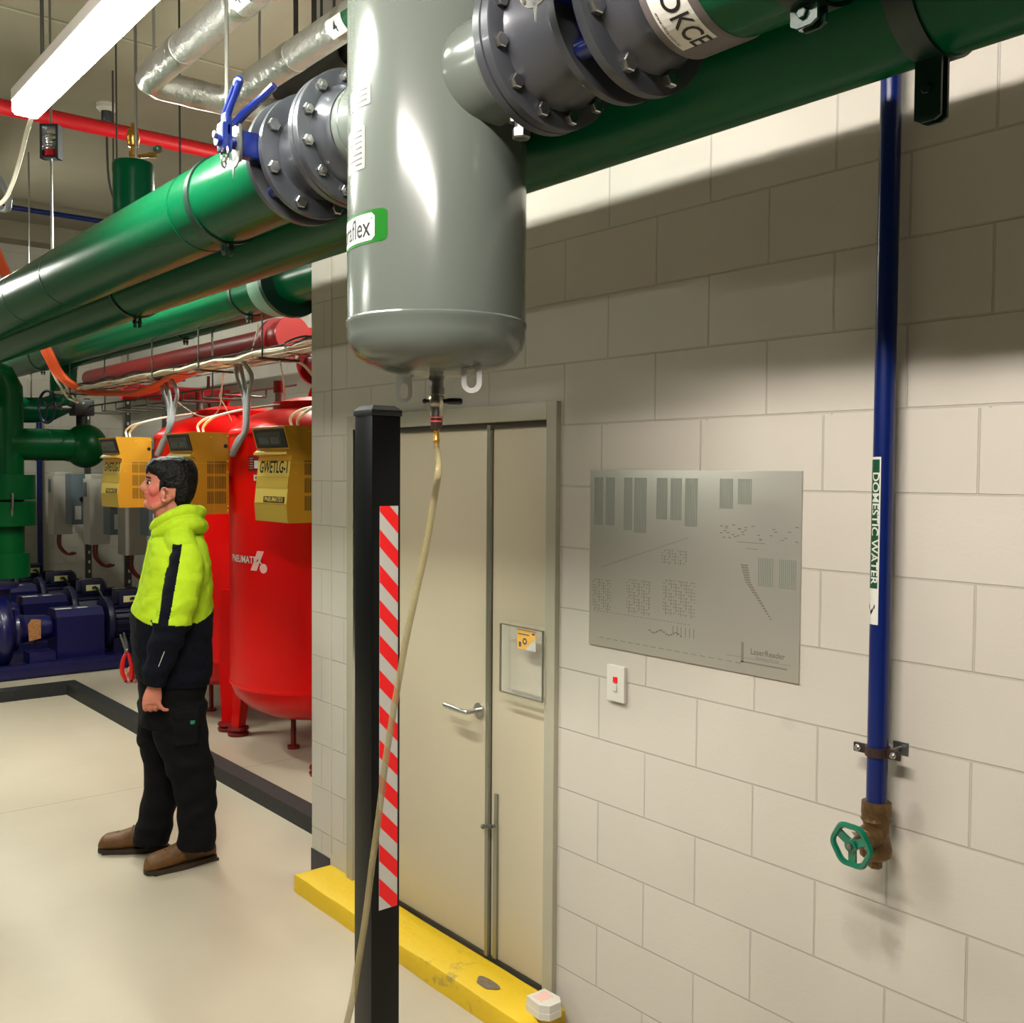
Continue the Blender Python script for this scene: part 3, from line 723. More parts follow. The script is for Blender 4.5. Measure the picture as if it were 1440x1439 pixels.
# angular helper: photo column -> angle on the vessel
def tang(px, py):
    d = cf + cr*((px-720)/FOC) - cu*((py-719.5)/FOC)
    dx, dy = d.x, d.y; a_ = dx*dx+dy*dy; b__ = -2*(dx*TX+dy*PY); c__ = TX*TX+PY*PY-(TR+.0006)**2
    t_ = (-b__-math.sqrt(max(0, b__*b__-4*a_*c__)))/(2*a_)
    P_ = CAM+d*t_; return math.atan2(P_.y-PY, P_.x-TX) % (2*PI), P_.z
def tquad(mb, a0, a1, z0, z1, r, rc=0, n=24):
    """rounded label patch wrapped on the vessel"""
    w_ = abs(a1-a0)*TR
    for i in range(n):
        p = a0+(a1-a0)*i/n; q_ = a0+(a1-a0)*(i+1)/n
        def ins(a):
            s_ = abs(a-a0)*TR; s_ = min(s_, w_-s_)
            return rc-math.sqrt(max(0, rc*rc-(rc-s_)**2)) if s_ < rc else 0
        mb.quad(ontank(p, z0+ins(p), r), ontank(q_, z0+ins(q_), r), ontank(q_, z1-ins(q_), r), ontank(p, z1-ins(p), r))
def flip(a): return a
aR, zmid = tang(545, 314); zgT = tang(543, 291)[1]; zgB = tang(543, 338)[1]
aL = aR-math.radians(0)
# which way do angles run? left in the photo
aLeftTest = tang(500, 314)[0]; sgnA = 1 if ((aLeftTest-aR+PI) % (2*PI)-PI) > 0 else -1
span = 1.35
lg = MB(); tquad(lg, aR, aR+sgnA*span, zgB, zgT, TR+.0007, .008); lgo = lg.make('maker_label', M_lblg, body, 0, 'green and white maker label')
aW = tang(527, 314)[0]
lw = MB(); tquad(lw, aW, aW+sgnA*(span-.2), zgB+.006, zgT-.006, TR+.0011, .008); lw.make('white_field', M_lblw, lgo, 0)
aT = tang(521.5, 314)[0]
tv = MB(); hgt_ = zgT-zgB
vs_, fs_ = text_polys('Duraflex', hgt_*.86, .0006, .006)
mxx = max(v.x for v in vs_)
tv.add([ontank(aT-sgnA*(v.x-mxx)*.86/TR, (zgT+zgB)/2-.001+v.y, TR+.0015) for v in vs_], fs_)
tv.add([ontank(aT-sgnA*(u)/TR, (zgT+zgB)/2+v, TR+.0015) for u, v in ((-.003, .013), (.006, .022), (.004, .016))], [(0, 1, 2)])
tv.make('lettering', M_ink, lgo, 0)
for (xr, yt, yb, nl) in ((521, 116, 145, 3), (513, 175, 236, 7)):
    a_, z1_ = tang(xr, yt); z0_ = tang(xr, yb)[1]
    pw = MB(); tquad(pw, a_, a_+sgnA*.42, z0_, z1_, TR+.0008, .003); po = pw.make('data_label', mat('pale_data_label', rgb(142, 141, 134), .6, spec=.15), body, 0, 'white printed data label')
    pi = MB()
    for i in range(nl):
        zz = z1_-(z1_-z0_)*(i+.8)/(nl+.8); tquad(pi, a_+sgnA*.05, a_+sgnA*(.18+.08*(i % 3)), zz-.0016, zz+.0016, TR+.0014, 0, 6)
    pi.make('fine_print', M_ink, po, 0)
# nozzles + vessel flanges, mirrored
def bolts(parent, x, d, n, pcd, r=.0145, h=.012, phase=0, shank=None, m=None):
    for i in range(n):
        a = 2*PI*(i+phase)/n
        MB().hexbolt((x, PY+pcd*math.cos(a), PZ+pcd*math.sin(a)), (d, 0, 0), r, h, shank).make('flange_bolt', m or M_steel, parent)
for sg in (-1, 1):
    X = lambda dd: TX+sg*dd
    MB().lathe((TX, PY, PZ), (sg, 0, 0), [(.150, .110), (.196, .113), (.205, .110), (.262, .110), (.264, .1125), (.285, .1125), (.287, .110), (.300, .110)], 56).make('nozzle', M_tank, sep)
    MB().lathe((TX, PY, PZ), (sg, 0, 0), [(.295, .1135), (.318, .1145), (.335, .124), (.345, .130), (.353, .131)], 56).make('weld_neck', M_flange, sep)
    MB().lathe((X(.353), PY, PZ), (sg, 0, 0), [(0, .105), (0, .165), (.003, .170), (.023, .170), (.025, .166), (.025, .105)], 72).make('vessel_flange', M_flange, sep)
    if sg < 0: bolts(sep, X(.353), -sg, 12, .148, phase=.5, shank=.019)
# lifting lugs
for (pxx, yb, off) in ((568, 567, (0, 0)), (663, 553, (0, 0))):
    b_ = at(pxx, yb, Y=PY-.02 if pxx < 600 else PY+.02)
    cxl = b_.x; cyl_ = PY-.02 if pxx < 600 else PY+.055
    cyl_ = PY+(.035 if pxx < 600 else .01)
    b_ = at(pxx, yb, Y=cyl_); cxl = b_.x; z_b = b_.z
    lgm = MB(); dirx = V((cr.x, cr.y, 0)).normalized(); w_ = .0205 if pxx < 600 else .0225
    outer_ = []; inner_ = []
    N_ = 14
    for i in range(N_+1):
        a = PI+PI*i/N_; outer_.append((w_*math.cos(a), w_+w_*math.sin(a))); inner_.append((w_*.5*math.cos(a), w_*1.05+w_*.55*math.sin(a)))
    H_ = zb0+.02-z_b
    out2 = [(-w_, H_)]+outer_+[(w_, H_)]
    def L2(u, v): return V((cxl, cyl_, z_b))+dirx*u+V((0, 0, v))
    nrm = V((-dirx.y, dirx.x, 0))*.003
    ring_o = outer_; ring_i = inner_
    vs_ = []; fs_ = []
    topi = [(w_*.5*math.cos(PI*i/N_), w_*1.9+w_*.45*math.sin(PI*i/N_)) for i in range(N_+1)]
    hole = ring_i+topi; m_ = len(hole)
    outl = []
    for i, (u, v) in enumerate(hole):
        if i <= N_: outl.append(ring_o[i])
        else:
            s_ = (i-N_-1)/N_
            outl.append((w_, w_*1.6+(H_-w_*1.6)*min(1, s_*2.5)) if s_ < .4 else ((-w_, w_*1.6+(H_-w_*1.6)*min(1, (1-s_)*2.5)) if s_ > .6 else (w_*(1-(s_-.4)/.1), H_)))
    for k_ in (-1, 1):
        for (u, v) in hole: vs_.append(L2(u, v)+nrm*k_)
        for (u, v) in outl: vs_.append(L2(u, v)+nrm*k_)
    for i in range(m_):
        j_ = (i+1) % m_
        fs_ += [(i, j_, m_+j_, m_+i), (2*m_+i, 2*m_+j_, 3*m_+j_, 3*m_+i), (i, j_, 2*m_+j_, 2*m_+i), (m_+i, m_+j_, 3*m_+j_, 3*m_+i)]
    lgm.add(vs_, fs_).make('lifting_lug', M_lug, sep, 30)
# drain valve
dv = empty('drain_valve', (TX, PY, zb0-.14), 'nickel plated drain ball valve with black lever under the grey vessel', 'valve')
zz = zb0+.004
MB().lathe((TX, PY, zz+.02), (0, 0, -1), [(0, .018), (.03, .018), (.031, .0155), (.046, .0155), (.047, .018), (.062, .018)], 24).make('drain_nipple', M_steeld, dv)
MB().lathe((TX, PY, zz-.038), (0, 0, -1), [(0, .015), (.001, .0165), (.008, .0165), (.010, .0185), (.016, .0195), (.026, .0195), (.030, .017), (.036, .016), (.048, .0165), (.056, .0165)], 24).make('ball_valve_body', M_nickel, dv)
zr = zz-.094
MB().lathe((TX, PY, zr), (0, 0, -1), [(0, .014), (.016, .014), (.024, .0135), (.028, .012)], 20).make('hose_coupling', M_brown, dv)
for k_ in (0, .009): MB().band((TX, PY, zr-.003-k_), (0, 0, 1), .0135, .0155, .003, 24).make('red_ring', mat('red_rubber', rgb(200, 70, 62), .5), dv)
MB().lathe((TX, PY, zr-.028), (0, 0, -1), [(0, .006), (.008, .0065), (.022, .0065), (.024, .0078), (.030, .0078), (.034, .006), (.045, .0055)], 16).make('brass_hose_tail', M_brass, dv)
dirr = V((cr.x, cr.y, 0)).normalized()
lvc = V((TX, PY, zz-.058))
MB().tube([lvc+dirr*.014, lvc+dirr*.022, lvc+dirr*.028, lvc+dirr*.056, lvc+dirr*.060], [.004, .0055, .0075, .0075, .0045], 12).make('lever', M_black, dv)
MB().cyl(lvc-dirr*.014, lvc-dirr*.026, .004, 8).sph(lvc-dirr*.027, .006).make('lever_stop', M_black, dv)
# hose
htop = V((TX, PY, zr-.063))
def hp(px, py, dep):
    d = cf + cr*((px-720)/FOC) - cu*((py-719.5)/FOC); return CAM+d*dep
hpts = [V((TX, PY, zr-.058)), htop] + [hp(*q_) for q_ in ((617, 655, 1.86), (610, 705, 1.86), (598, 775, 1.865), (585, 835, 1.87), (570, 905, 1.88), (556, 985, 1.90), (543, 1065, 1.92), (533, 1145, 1.93), (524, 1210, 1.93), (514, 1290, 1.925), (502, 1365, 1.91), (488, 1439, 1.90))]
e1 = hpts[-1]; hpts += [V((e1.x-.02, e1.y-.10, .45)), V((e1.x-.02, e1.y-.18, .15)), V((e1.x-.0, e1.y-.30, .012)), V((e1.x+.05, e1.y-.6, .010)), V((e1.x+.3, e1.y-.9, .010))]
hr = [.0055]*3+[.0068]*20
ho = MB().tube(hpts, .0062, 12, smooth=8).make('drain_hose', M_hose, None)
tag(ho, 'clear yellowed plastic hose hanging from the drain valve past the striped post', 'hose')

# ------------------------------------------------------------------ flanged reducers, valves, adapters
for sg, lab1, lab2, lab3 in ((-1, 'grey flanged reducer on the left side of the hanging vessel', 'blue lever butterfly valve on the green main left of the vessel', 'x'),
                       (1, 'grey flanged reducer on the right side of the hanging vessel', 'blue butterfly valve sandwiched in the flanges right of the vessel', 'y')):
    X = lambda dd: TX+sg*dd
    rd = empty('flanged_reducer', (X(.48), PY, PZ-.12), lab1, 'pipe fitting')
    MB().lathe((X(.380), PY, PZ), (sg, 0, 0), [(0, .105), (0, .166), (.002, .170), (.022, .170), (.025, .166), (.027, .135), (.045, .128), (.10, .118), (.165, .108), (.181, .115)], 72).make('reducer_cone', M_flange, rd)
    MB().lathe((X(.561), PY, PZ), (sg, 0, 0), [(0, .10), (0, .158), (.0015, .165), (.019, .165), (.021, .160), (.021, .10)], 72).make('small_flange', M_flange, rd)
    if sg > 0: bolts(rd, X(.406), 1, 12, .148, phase=.5)
    else: bolts(rd, X(.561), 1, 8, .143, r=.017, h=.013, phase=.5)
    if sg > 0: bolts(rd, X(.561), -1, 8, .143, phase=.5)
    bv = empty('butterfly_valve', (X(.60), PY, PZ-.16), lab2, 'valve')
    MB().lathe((X(.5825), PY, PZ), (sg, 0, 0), [(0, .10), (0, .125), (.004, .129), (.039, .129), (.043, .125), (.043, .10)], 56).make('valve_disc_body', M_blue, bv)
    for i in range(4):
        a = PI/4+PI/2*i; c_ = V((X(.604), PY+.139*math.cos(a), PZ+.139*math.sin(a))); MB().cyl(c_-V((.02, 0, 0)), c_+V((.02, 0, 0)), .019, 16).make('locating_lug', M_blue, bv)
    # stem and lever pointing out toward the aisle
    yb_ = PY-.125; xs = X(.604)
    MB().box((xs-.02, yb_-.085, PZ-.033), (xs+.02, yb_+.02, PZ+.033), .006).make('valve_neck', M_blue, bv)
    MB().box((xs-.028, yb_-.095, PZ-.05), (xs+.028, yb_-.085, PZ+.045), .004).band((xs, yb_-.095, PZ-.02), (0, -1, 0), .030, .046, .004, 32).make('notch_plate', M_steeld, bv)
    MB().prism([(xs-.006, yb_-.099, PZ-.060), (xs+.006, yb_-.099, PZ-.060), (xs+.0, yb_-.099, PZ-.092)], (0, .003, 0)).make('pointer', M_steel, bv, 0)
    MB().cyl((xs, yb_-.085, PZ), (xs, yb_-.145, PZ), .016, 16).box((xs-.02, yb_-.135, PZ-.028), (xs+.02, yb_-.108, PZ+.045), .006).make('lever_hub', M_blue, bv)
    MB().hexbolt((xs, yb_-.145, PZ+.012), (0, -1, 0), .010, .007).make('hub_nut', M_steel, bv)
    yl = yb_-.118
    fl = MB()
    for s2 in (-1, 1):
        fl.tube([(xs+.0+s2*.009, yl, PZ+.02), (xs+.002+s2*.013, yl, PZ+.065), (xs+.022+s2*.015, yl+.008, PZ+.105), (xs+.042+s2*.014, yl+.012, PZ+.135)], .0085, 10, smooth=4)
    fl.sph((xs+.046, yl+.013, PZ+.140), .021, 1, .55, .8).box((xs-.016, yl-.008, PZ+.01), (xs+.02, yl+.008, PZ+.07), .005)
    fl.make('lever_handle', M_blue, bv)
    MB().tube([(xs+.012, yl+.02, PZ+.045), (xs+.035, yl+.035, PZ+.07), (xs+.085, yl+.06, PZ+.102), (xs+.125, yl+.075, PZ+.125)], [.011, .0115, .0105, .010], 10, smooth=4).make('lever_trigger', M_blue, bv)
    MB().ring((xs+.0, yl-.004, PZ-.03), (0, 1, 0), .020, .0035, 18, 6).ring((xs+.004, yl-.008, PZ-.055), (1, 1, 0), .014, .003, 16, 6).make('locking_chain', M_steel, bv)
    if sg > 0: pass
    # backing flange beyond the valve
    if sg < 0:
        bf = MB().lathe((X(.627), PY, PZ), (-1, 0, 0), [(0, .132), (0, .166), (.002, .170), (.022, .170), (.024, .166), (.024, .132)], 72).make('backing_flange', M_flange, None)
        tag(bf, 'thin grey backing flange ring on the green pipe behind the blue lever', 'flange')
        bolts(bf, X(.651), -1, 8, .143, phase=.5)
    else:
        ad = empty('flange_adapter', (X(.72), PY, PZ-.13), 'grey flange adapter sleeve with white company sticker at top right', 'pipe fitting')
        MB().lathe((X(.627), PY, PZ), (1, 0, 0), [(0, .10), (0, .164), (.002, .170), (.022, .170), (.024, .166), (.026, .135), (.045, .126), (.075, .122), (.100, .126), (.110, .133)], 72).make('adapter_flange', M_flange, ad)
        sl = MB().lathe((X(.737), PY, PZ), (1, 0, 0), [(0, .120), (0, .1325), (.098, .1325), (.104, .129), (.104, .12)], 72).make('adapter_sleeve', mat('grey_brown_sleeve', rgb(88, 82, 80), .45), ad)
        bolts(ad, X(.652), 1, 8, .143, r=.017, h=.014, phase=.5)
        # sticker: wraps around the lower front of the sleeve
        def onsl(a, x__, r=.1329): return V((x__, PY+r*math.cos(a), PZ+r*math.sin(a)))
        b0_, b1_ = math.radians(200), math.radians(262); xx0, xx1 = X(.752), X(.826)
        ms = MB()
        for i in range(14):
            p = b0_+(b1_-b0_)*i/14; q_ = b0_+(b1_-b0_)*(i+1)/14; ms.quad(onsl(p, xx0), onsl(q_, xx0), onsl(q_, xx1), onsl(p, xx1))
        stk = ms.make('company_sticker', M_lblw, sl, 0, 'white company sticker')
        mp = MB(); xm = (xx0+xx1)/2+.006
        add_text(mp, 'KCE', .056, None, None, None, bold=.0008, sx=.72, fn=lambda u, v: onsl(math.radians(247)+u/.133, xm+v, .1333))
        for i in range(28):
            a = 2*PI*i/28; a2 = 2*PI*(i+1)/28
            P4 = []
            for (rr, aa) in ((.0125, a), (.019, a), (.019, a2), (.0125, a2)): P4.append(onsl(math.radians(221)+rr*math.cos(aa)/.133, xm+rr*math.sin(aa), .1333))
            mp.quad(*P4)
        add_text(mp, 'www.okce.com.au', .010, None, None, None, fn=lambda u, v: onsl(math.radians(240)+u/.133, xx0+.007+v, .1333))
        mp.make('logo_print', M_ink, stk, 0)
# drain plug under the right nozzle
pg = MB().cyl((TX+.30, PY, PZ-.11), (TX+.30, PY, PZ-.155), .014, 16).hexbolt((TX+.30, PY, PZ-.145), (0, 0, -1), .020, .02).hexbolt((TX+.285, PY, PZ-.118), (0, 0, -1), .017, .012).make('plug_fitting', M_steeld, sep)

# ------------------------------------------------------------------ secondary overhead pipes
# pipe 3 and 4, over the heater bay, behind the wall end
def xpipe(y, z, r, x0, x1, m, label, name='green_main_pipe', ends=None, mb=None):
    mb = mb or MB(); mb.lathe((x1, y, z), (-1, 0, 0), [(0, r), (x1-x0, r)], 48)
    return tag(mb.make(name, m, None), label, 'pipe')
mb = MB()
p3 = xpipe(2.66, 2.905, .128, -13.6, -1.0, M_green, 'bright green upper pipe over the heater bay ending behind the block wall')
MB().band((-5.35, 2.66, 2.905), (1, 0, 0), .127, .136, .06, 56).make('pipe_collar', M_green, p3)
mb = MB(); mb.tube([(-1.0, 3.0, 2.97), (-10.5, 3.0, 2.97), (-10.66, 3.0, 2.95), (-10.76, 3.0, 2.86), (-10.78, 3.0, 2.72), (-10.78, 3.0, 2.62), (-10.78, 2.96, 2.50), (-10.78, 2.84, 2.44), (-10.78, 2.7, 2.43), (-10.78, 1.9, 2.43)], .125, 40)
p4 = tag(mb.make('green_main_pipe', M_green, None), 'dark lower green pipe behind the bright one, elbowing down above the pumps', 'pipe')
mb = MB().lathe((-5.18, 2.66, 2.905), (-1, 0, 0), [(0, .128), (.002, .20), (.03, .205), (.034, .20), (.036, .15), (.05, .15)], 64)
cp = tag(mb.make('flanged_coupling', M_greend, None), 'large dark green flanged coupling on the bright pipe beside the wall end', 'pipe fitting')
MB().lathe((-5.22, 2.66, 2.905), (-1, 0, 0), [(0, .14), (.001, .19), (.006, .195), (.20, .172), (.21, .165), (.211, .13)], 64).make('coupling_sleeve', mat('grey_green_sleeve', rgb(96, 132, 112), .35), cp)
def pc2(x, y, z, r, lab, tab=.05): return pipe_clamp(x, y, z, r, lab, tab=tab, width=.03, rodtop=3.6)
pc2(-5.75, 2.66, 2.905, .128, 'green clamp with pale bolts left of the flanged coupling on the bright pipe', .04)
pc2(-4.7, 2.66, 2.905, .128, 'clamp on the bright upper pipe right beside the wall end', .05)
pc2(-7.6, 3.0, 2.97, .125, 'clamp on the lower green pipe over the heater bay', .04)
pc2(-10.2, 2.66, 2.905, .128, 'clamp on the bright pipe far left beside the orange cables', .04)
# red fire main behind
mb = MB().lathe((-8.2, 4.05, 3.0), (-1, 0, 0), [(0, .10), (0, .17), (.03, .17), (.031, .10), (5.2, .10)], 40)
rm1 = tag(mb.make('red_main_pipe', M_redd, None), 'long dark red main pipe behind the green pipes along the back wall', 'pipe')
mb = MB().lathe((-8.195, 4.05, 3.0), (1, 0, 0), [(0, .17), (.03, .17), (.032, .12), (.08, .14), (.2, .14), (.25, .11), (.26, .16), (.29, .16), (.291, .0)], 36).cyl((-8.0, 4.05, 2.87), (-8.0, 4.05, 2.78), .06, 16)
mb.cyl((-8.0, 4.05, 3.0), (-8.0, 4.62, 3.0), .09, 24)
tag(mb.make('red_check_valve', M_redd, None), 'dark red flanged valve on the end of the red main', 'valve')
mb = MB().lathe((-6.35, 3.75, 2.66), (-1, 0, 0), [(0, .09), (.0, .16), (.03, .16), (.032, .11), (.2, .135), (.42, .135), (.58, .11), (.582, .16), (.61, .16), (.61, 0)], 36).cyl((-6.75, 3.75, 2.55), (-6.75, 3.75, 2.42), .05, 16).cyl((-6.65, 3.75, 2.66), (-6.65, 4.7, 2.66), .06, 16)
rl = tag(mb.make('red_strainer', M_redd, None), 'dark red strainer body hanging low between tray and tank tops', 'pipe fitting')
MB().lathe((-6.2, 3.75, 2.66), (1, 0, 0), [(-.16, .09), (1.5, .09)], 28).make('red_outlet_pipe', M_redd, rl)
MB().lathe((-10.72, 3.55, 2.66), (0, 1, 0), [(0, .08), (.03, .10), (.14, .10), (.16, .08), (1.15, .08)], 28).make('red_sprinkler_stub', M_redp, None)
tag(bpy.data.objects['red_sprinkler_stub'], 'short bright red pipe stub high above the far pumps', 'pipe')
for i, (x, y, z) in enumerate(((-9.6, 4.05, 3.1), (-12.0, 4.05, 3.1))):
    o = MB().cyl((x, y, z-.01), (x, y, CEIL), .008, 8).make('hanger_rod', M_rodd, (rm1 if i < 2 else rl))
# riser at far left with branch header to the pumps
RX, RY = -9.95, 2.29
mb = MB().tube([(RX, P2Y+.34, PZ), (RX, RY-.17, PZ), (RX, RY-.05, PZ-.03), (RX, RY, PZ-.14), (RX, RY, PZ-.24), (RX, RY, .92)], PR+.001, 40)
riser = tag(mb.make('green_riser_pipe', M_green2, None), 'thick green vertical riser at the left edge dropping to the pumps', 'pipe')
for (z0, z1, r) in ((1.58, 1.80, .225), (1.345, 1.56, .225), (.88, 1.10, .175)):
    o = MB().lathe((RX, RY, z0), (0, 0, 1), [(0, PR), (0, r), (z1-z0, r), (z1-z0, PR)], 32).make('insulated_jacket', M_green2, riser)
MB().tube([(RX+.235, RY-.02, 1.50), (RX+.25, RY-.02, 1.56), (RX+.235, RY-.02, 1.64)], .010, 8).cyl((RX+.20, RY-.02, 1.35), (RX+.235, RY-.02, 1.60), .012, 8).make('jacket_clasp', M_steeld, riser)
mb = MB().tube([(RX, RY, 2.075), (RX, 2.75, 2.075), (RX, 2.9, 2.075)], .145, 40)
mb.sph((RX, 2.96, 2.07), .205, 1, .95, 1, 32)
mb.cyl((RX-.02, 2.98, 2.07), (RX-.7, 3.02, 2.07), .145, 32)
br = tag(mb.make('green_branch_header', M_green2, None), 'short fat green branch ending in a round elbow below the gear valve', 'pipe')
for y in (2.52, 2.62): MB().band((RX, y, 2.075), (0, 1, 0), .144, .1475, .008, 48).make('weld_bead', M_green, br)
# gear operated valve with handwheel
gx = empty('gear_valve', (RX+.02, 2.93, 2.27), 'black gear operator with dark spoked handwheel on top of the green elbow', 'valve')
MB().cyl((RX, 2.93, 2.25), (RX, 2.93, 2.36), .05, 16).box((RX-.09, 2.84, 2.35), (RX+.09, 3.02, 2.50), .015).make('gear_box', M_black, gx)
MB().cyl((RX+.02, 2.84, 2.42), (RX+.02, 2.63, 2.42), .018, 12).cyl((RX+.02, 2.80, 2.42), (RX+.02, 2.74, 2.42), .035, 12).make('gear_shaft', M_steeld, gx)
hw = MB().ring((RX+.02, 2.62, 2.42), (.25, -1, 0), .145, .013, 36, 8)
for i in range(3):
    a = 2*PI*i/3+.3; x_, y_, z_ = basis((.25, -1, 0)); e_ = x_*math.cos(a)+y_*math.sin(a); c_ = V((RX+.02, 2.62, 2.42)); hw.cyl(c_, c_+e_*.145, .009, 8)
hw.make('handwheel', mat('blue_black_wheel', rgb(30, 44, 62), .4, metal=.3), gx)
# branch 2 (behind) part of p4 made above; hangers
o = MB().cyl((-10.78, 2.7, 2.555), (-10.78, 2.7, CEIL), .008, 8).make('hanger_rod', M_rod, p4)
# overhead red fire pipe and blue pipe crossing
rp = MB().cyl((-8.0, LEFTY, 4.42), (-8.0, BACKY, 4.42), .055, 28).make('fire_pipe', M_redp, None)
tag(rp, 'bright red sprinkler pipe crossing below the ceiling', 'pipe')
for y in (.4, 3.9): MB().cyl((-8.0, y, 4.47), (-8.0, y, CEIL), .006, 8).band((-8.0, y-.015, 4.42), (0, 1, 0), .055, .06, .03, 28).make('pipe_hanger', M_rodd, rp)
bp = MB().cyl((-12.6, LEFTY, 4.80), (-12.6, BACKY, 4.80), .030, 16).make('blue_service_pipe', M_bluep, None)
tag(bp, 'thin blue pipe crossing high at the far end of the plant room', 'pipe')
for y in (.5, 3.4): MB().cyl((-12.6, y, 4.82), (-12.6, y, CEIL), .006, 8).make('pipe_hanger', M_rodd, bp)
# detector
dt = empty('smoke_detector', (-8.95, 2.86, CEIL-.09), 'small round white ceiling detector with grey cable', 'detector')
MB().lathe((-8.95, 2.86, CEIL), (0, 0, -1), [(0, .085), (.035, .085), (.06, .06), (.062, .0)], 28).make('detector_base', M_white, dt)
MB().lathe((-8.95, 2.86, CEIL-.05), (0, 0, -1), [(0, .045), (.09, .045), (.13, .02), (.14, 0)], 20).make('detector_gland', M_flange, dt)
MB().tube([(-8.95, 2.86, CEIL-.18), (-8.94, 2.87, 4.3), (-8.88, 2.93, 4.0), (-8.85, 2.96, 3.6), (-8.85, 2.97, 3.1)], .010, 8, smooth=5).make('detector_cable', M_rodd, dt)
# spring hanger
sh_ = empty('spring_hanger', (-6.25, P2Y, 3.62), 'grey boxed spring hanger with red washer above the green pipes', 'hanger')
hx, hy, hz_ = -6.25, P2Y, 3.62
m_ = MB(); ax1 = V((cr.x, cr.y, 0)).normalized(); ax2 = V((-ax1.y, ax1.x, 0))
for s_ in (-1, 1): m_.obox((hx+ax1.x*s_*.045, hy+ax1.y*s_*.045, hz_+.095), .007, .03, .095, ax1, ax2)
m_.obox((hx, hy, hz_+.185), .05, .03, .008, ax1, ax2).obox((hx, hy, hz_+.006), .05, .03, .006, ax1, ax2)
m_.make('hanger_box', M_flange, sh_, 0)
pts = [(hx+.026*math.cos(a), hy+.026*math.sin(a), hz_+.055+.013*a/(2*PI)*1.0+.0) for a in [i*PI/8 for i in range(0, 16*4+1)]]
pts = [(p[0], p[1], hz_+.055+(p[2]-hz_-.055)*1.35) for p in pts]
MB().tube(pts, .0055, 8).make('coil_spring', M_steel, sh_)
MB().cyl((hx, hy, hz_+.015), (hx, hy, hz_+.05), .036, 20).make('red_cup', M_redp, sh_)
MB().cyl((hx, hy, hz_+.13), (hx, hy, hz_+.14), .03, 16).cyl((hx, hy, hz_+.1), (hx, hy, hz_-.0), .006, 8).cyl((hx, hy, hz_), (hx, hy, PZ+PR), .008, 8).cyl((hx, hy, hz_+.19), (hx, hy, CEIL), .007, 8).make('hanger_rod', M_rod, sh_)
# extra threaded rods seen against the ceiling
for i, (px, y0_, py0, lab) in enumerate(((160, 2.66, 300, 'thin dark hanger rod behind the brass air vent'), (58, 2.66, 330, 'short hanger rod standing between spring hanger and orange cables'), (15, 2.66, 380, 'thin dark hanger rod at the left picture edge'))):
    b_ = at(px, py0, Y=y0_); x_ = b_.x
    o = MB().cyl((x_, y0_, 3.03), (x_, y0_, CEIL if px > 100 else 3.5), .007, 8).make('hanger_rod', M_rodd, None); tag(o, lab, 'rod', 'hanger rods holding the green pipes')
for px in (452, 470):
    b_ = at(px, 90, Y=2.12)
    o = MB().cyl((b_.x, 2.12, 3.05), (b_.x, 2.12, CEIL), .006, 8).make('hanger_rod', M_rodd, None); tag(o, 'thin dark rod against the block wall %s' % ('left of the pair above the flanges' if px == 452 else 'right of the pair above the flanges'), 'rod')
    MB().box((b_.x-.03, 2.10, 3.03), (b_.x+.03, D, 3.05)).make('rod_bracket', M_rodd, o, 0)
# black lagged pipe end and posts above left flanges
be = at(395, 133, Y=2.05)
mb = MB().tube([(be.x, be.y, be.z), (be.x+.16, be.y+.02, be.z+.02), (be.x+.5, be.y+.04, be.z+.03)], .045, 24, caps=False).tube([(be.x+.002, be.y, be.z), (be.x+.16, be.y+.02, be.z+.02)], .036, 24, caps=True)
bl = tag(mb.make('lagged_pipe_end', M_greyrub, None), 'open black lagged pipe end poking out above the left grey flanges', 'pipe')
for k_ in (0.10, .26): MB().cyl((be.x+k_, be.y+.02, be.z+.05), (be.x+k_, be.y+.02, CEIL), .011, 8).make('hanger_strap', M_rodd, bl)

# ------------------------------------------------------------------ foil lagged pipes
FZ = 3.37; FX = -4.06
fa = MB().tube([(3.0, 1.44, FZ), (FX+.10, 1.44, FZ), (FX+.03, 1.455, FZ), (FX, 1.50, FZ), (FX, 1.60, FZ), (FX, D, FZ)], .056, 40)
fo = tag(fa.make('foil_lagged_pipe', M_foil, None), 'silver foil lagged pipe turning a corner below the ceiling near the lit batten', 'pipe')
for x in (-3.7, -3.2, -2.7): MB().band((x, 1.44, FZ), (1, 0, 0), .055, .0575, .05, 40).make('foil_tape', M_tape, fo)
for y in (1.62, 1.9): MB().band((FX, y, FZ), (0, 1, 0), .055, .0575, .05, 40).make('foil_tape', M_tape, fo)
fb_ = MB().tube([(3.0, 1.78, FZ), (FX+.02, 1.78, FZ)], .056, 40)
fo2 = tag(fb_.make('foil_lagged_pipe', M_foil, None), 'second foil lagged pipe, straight, nearer the wall with a stained middle', 'pipe')
for x in (-3.5, -3.1): MB().band((x, 1.78, FZ), (1, 0, 0), .055, .0575, .05, 40).make('foil_tape', M_tape, fo2)
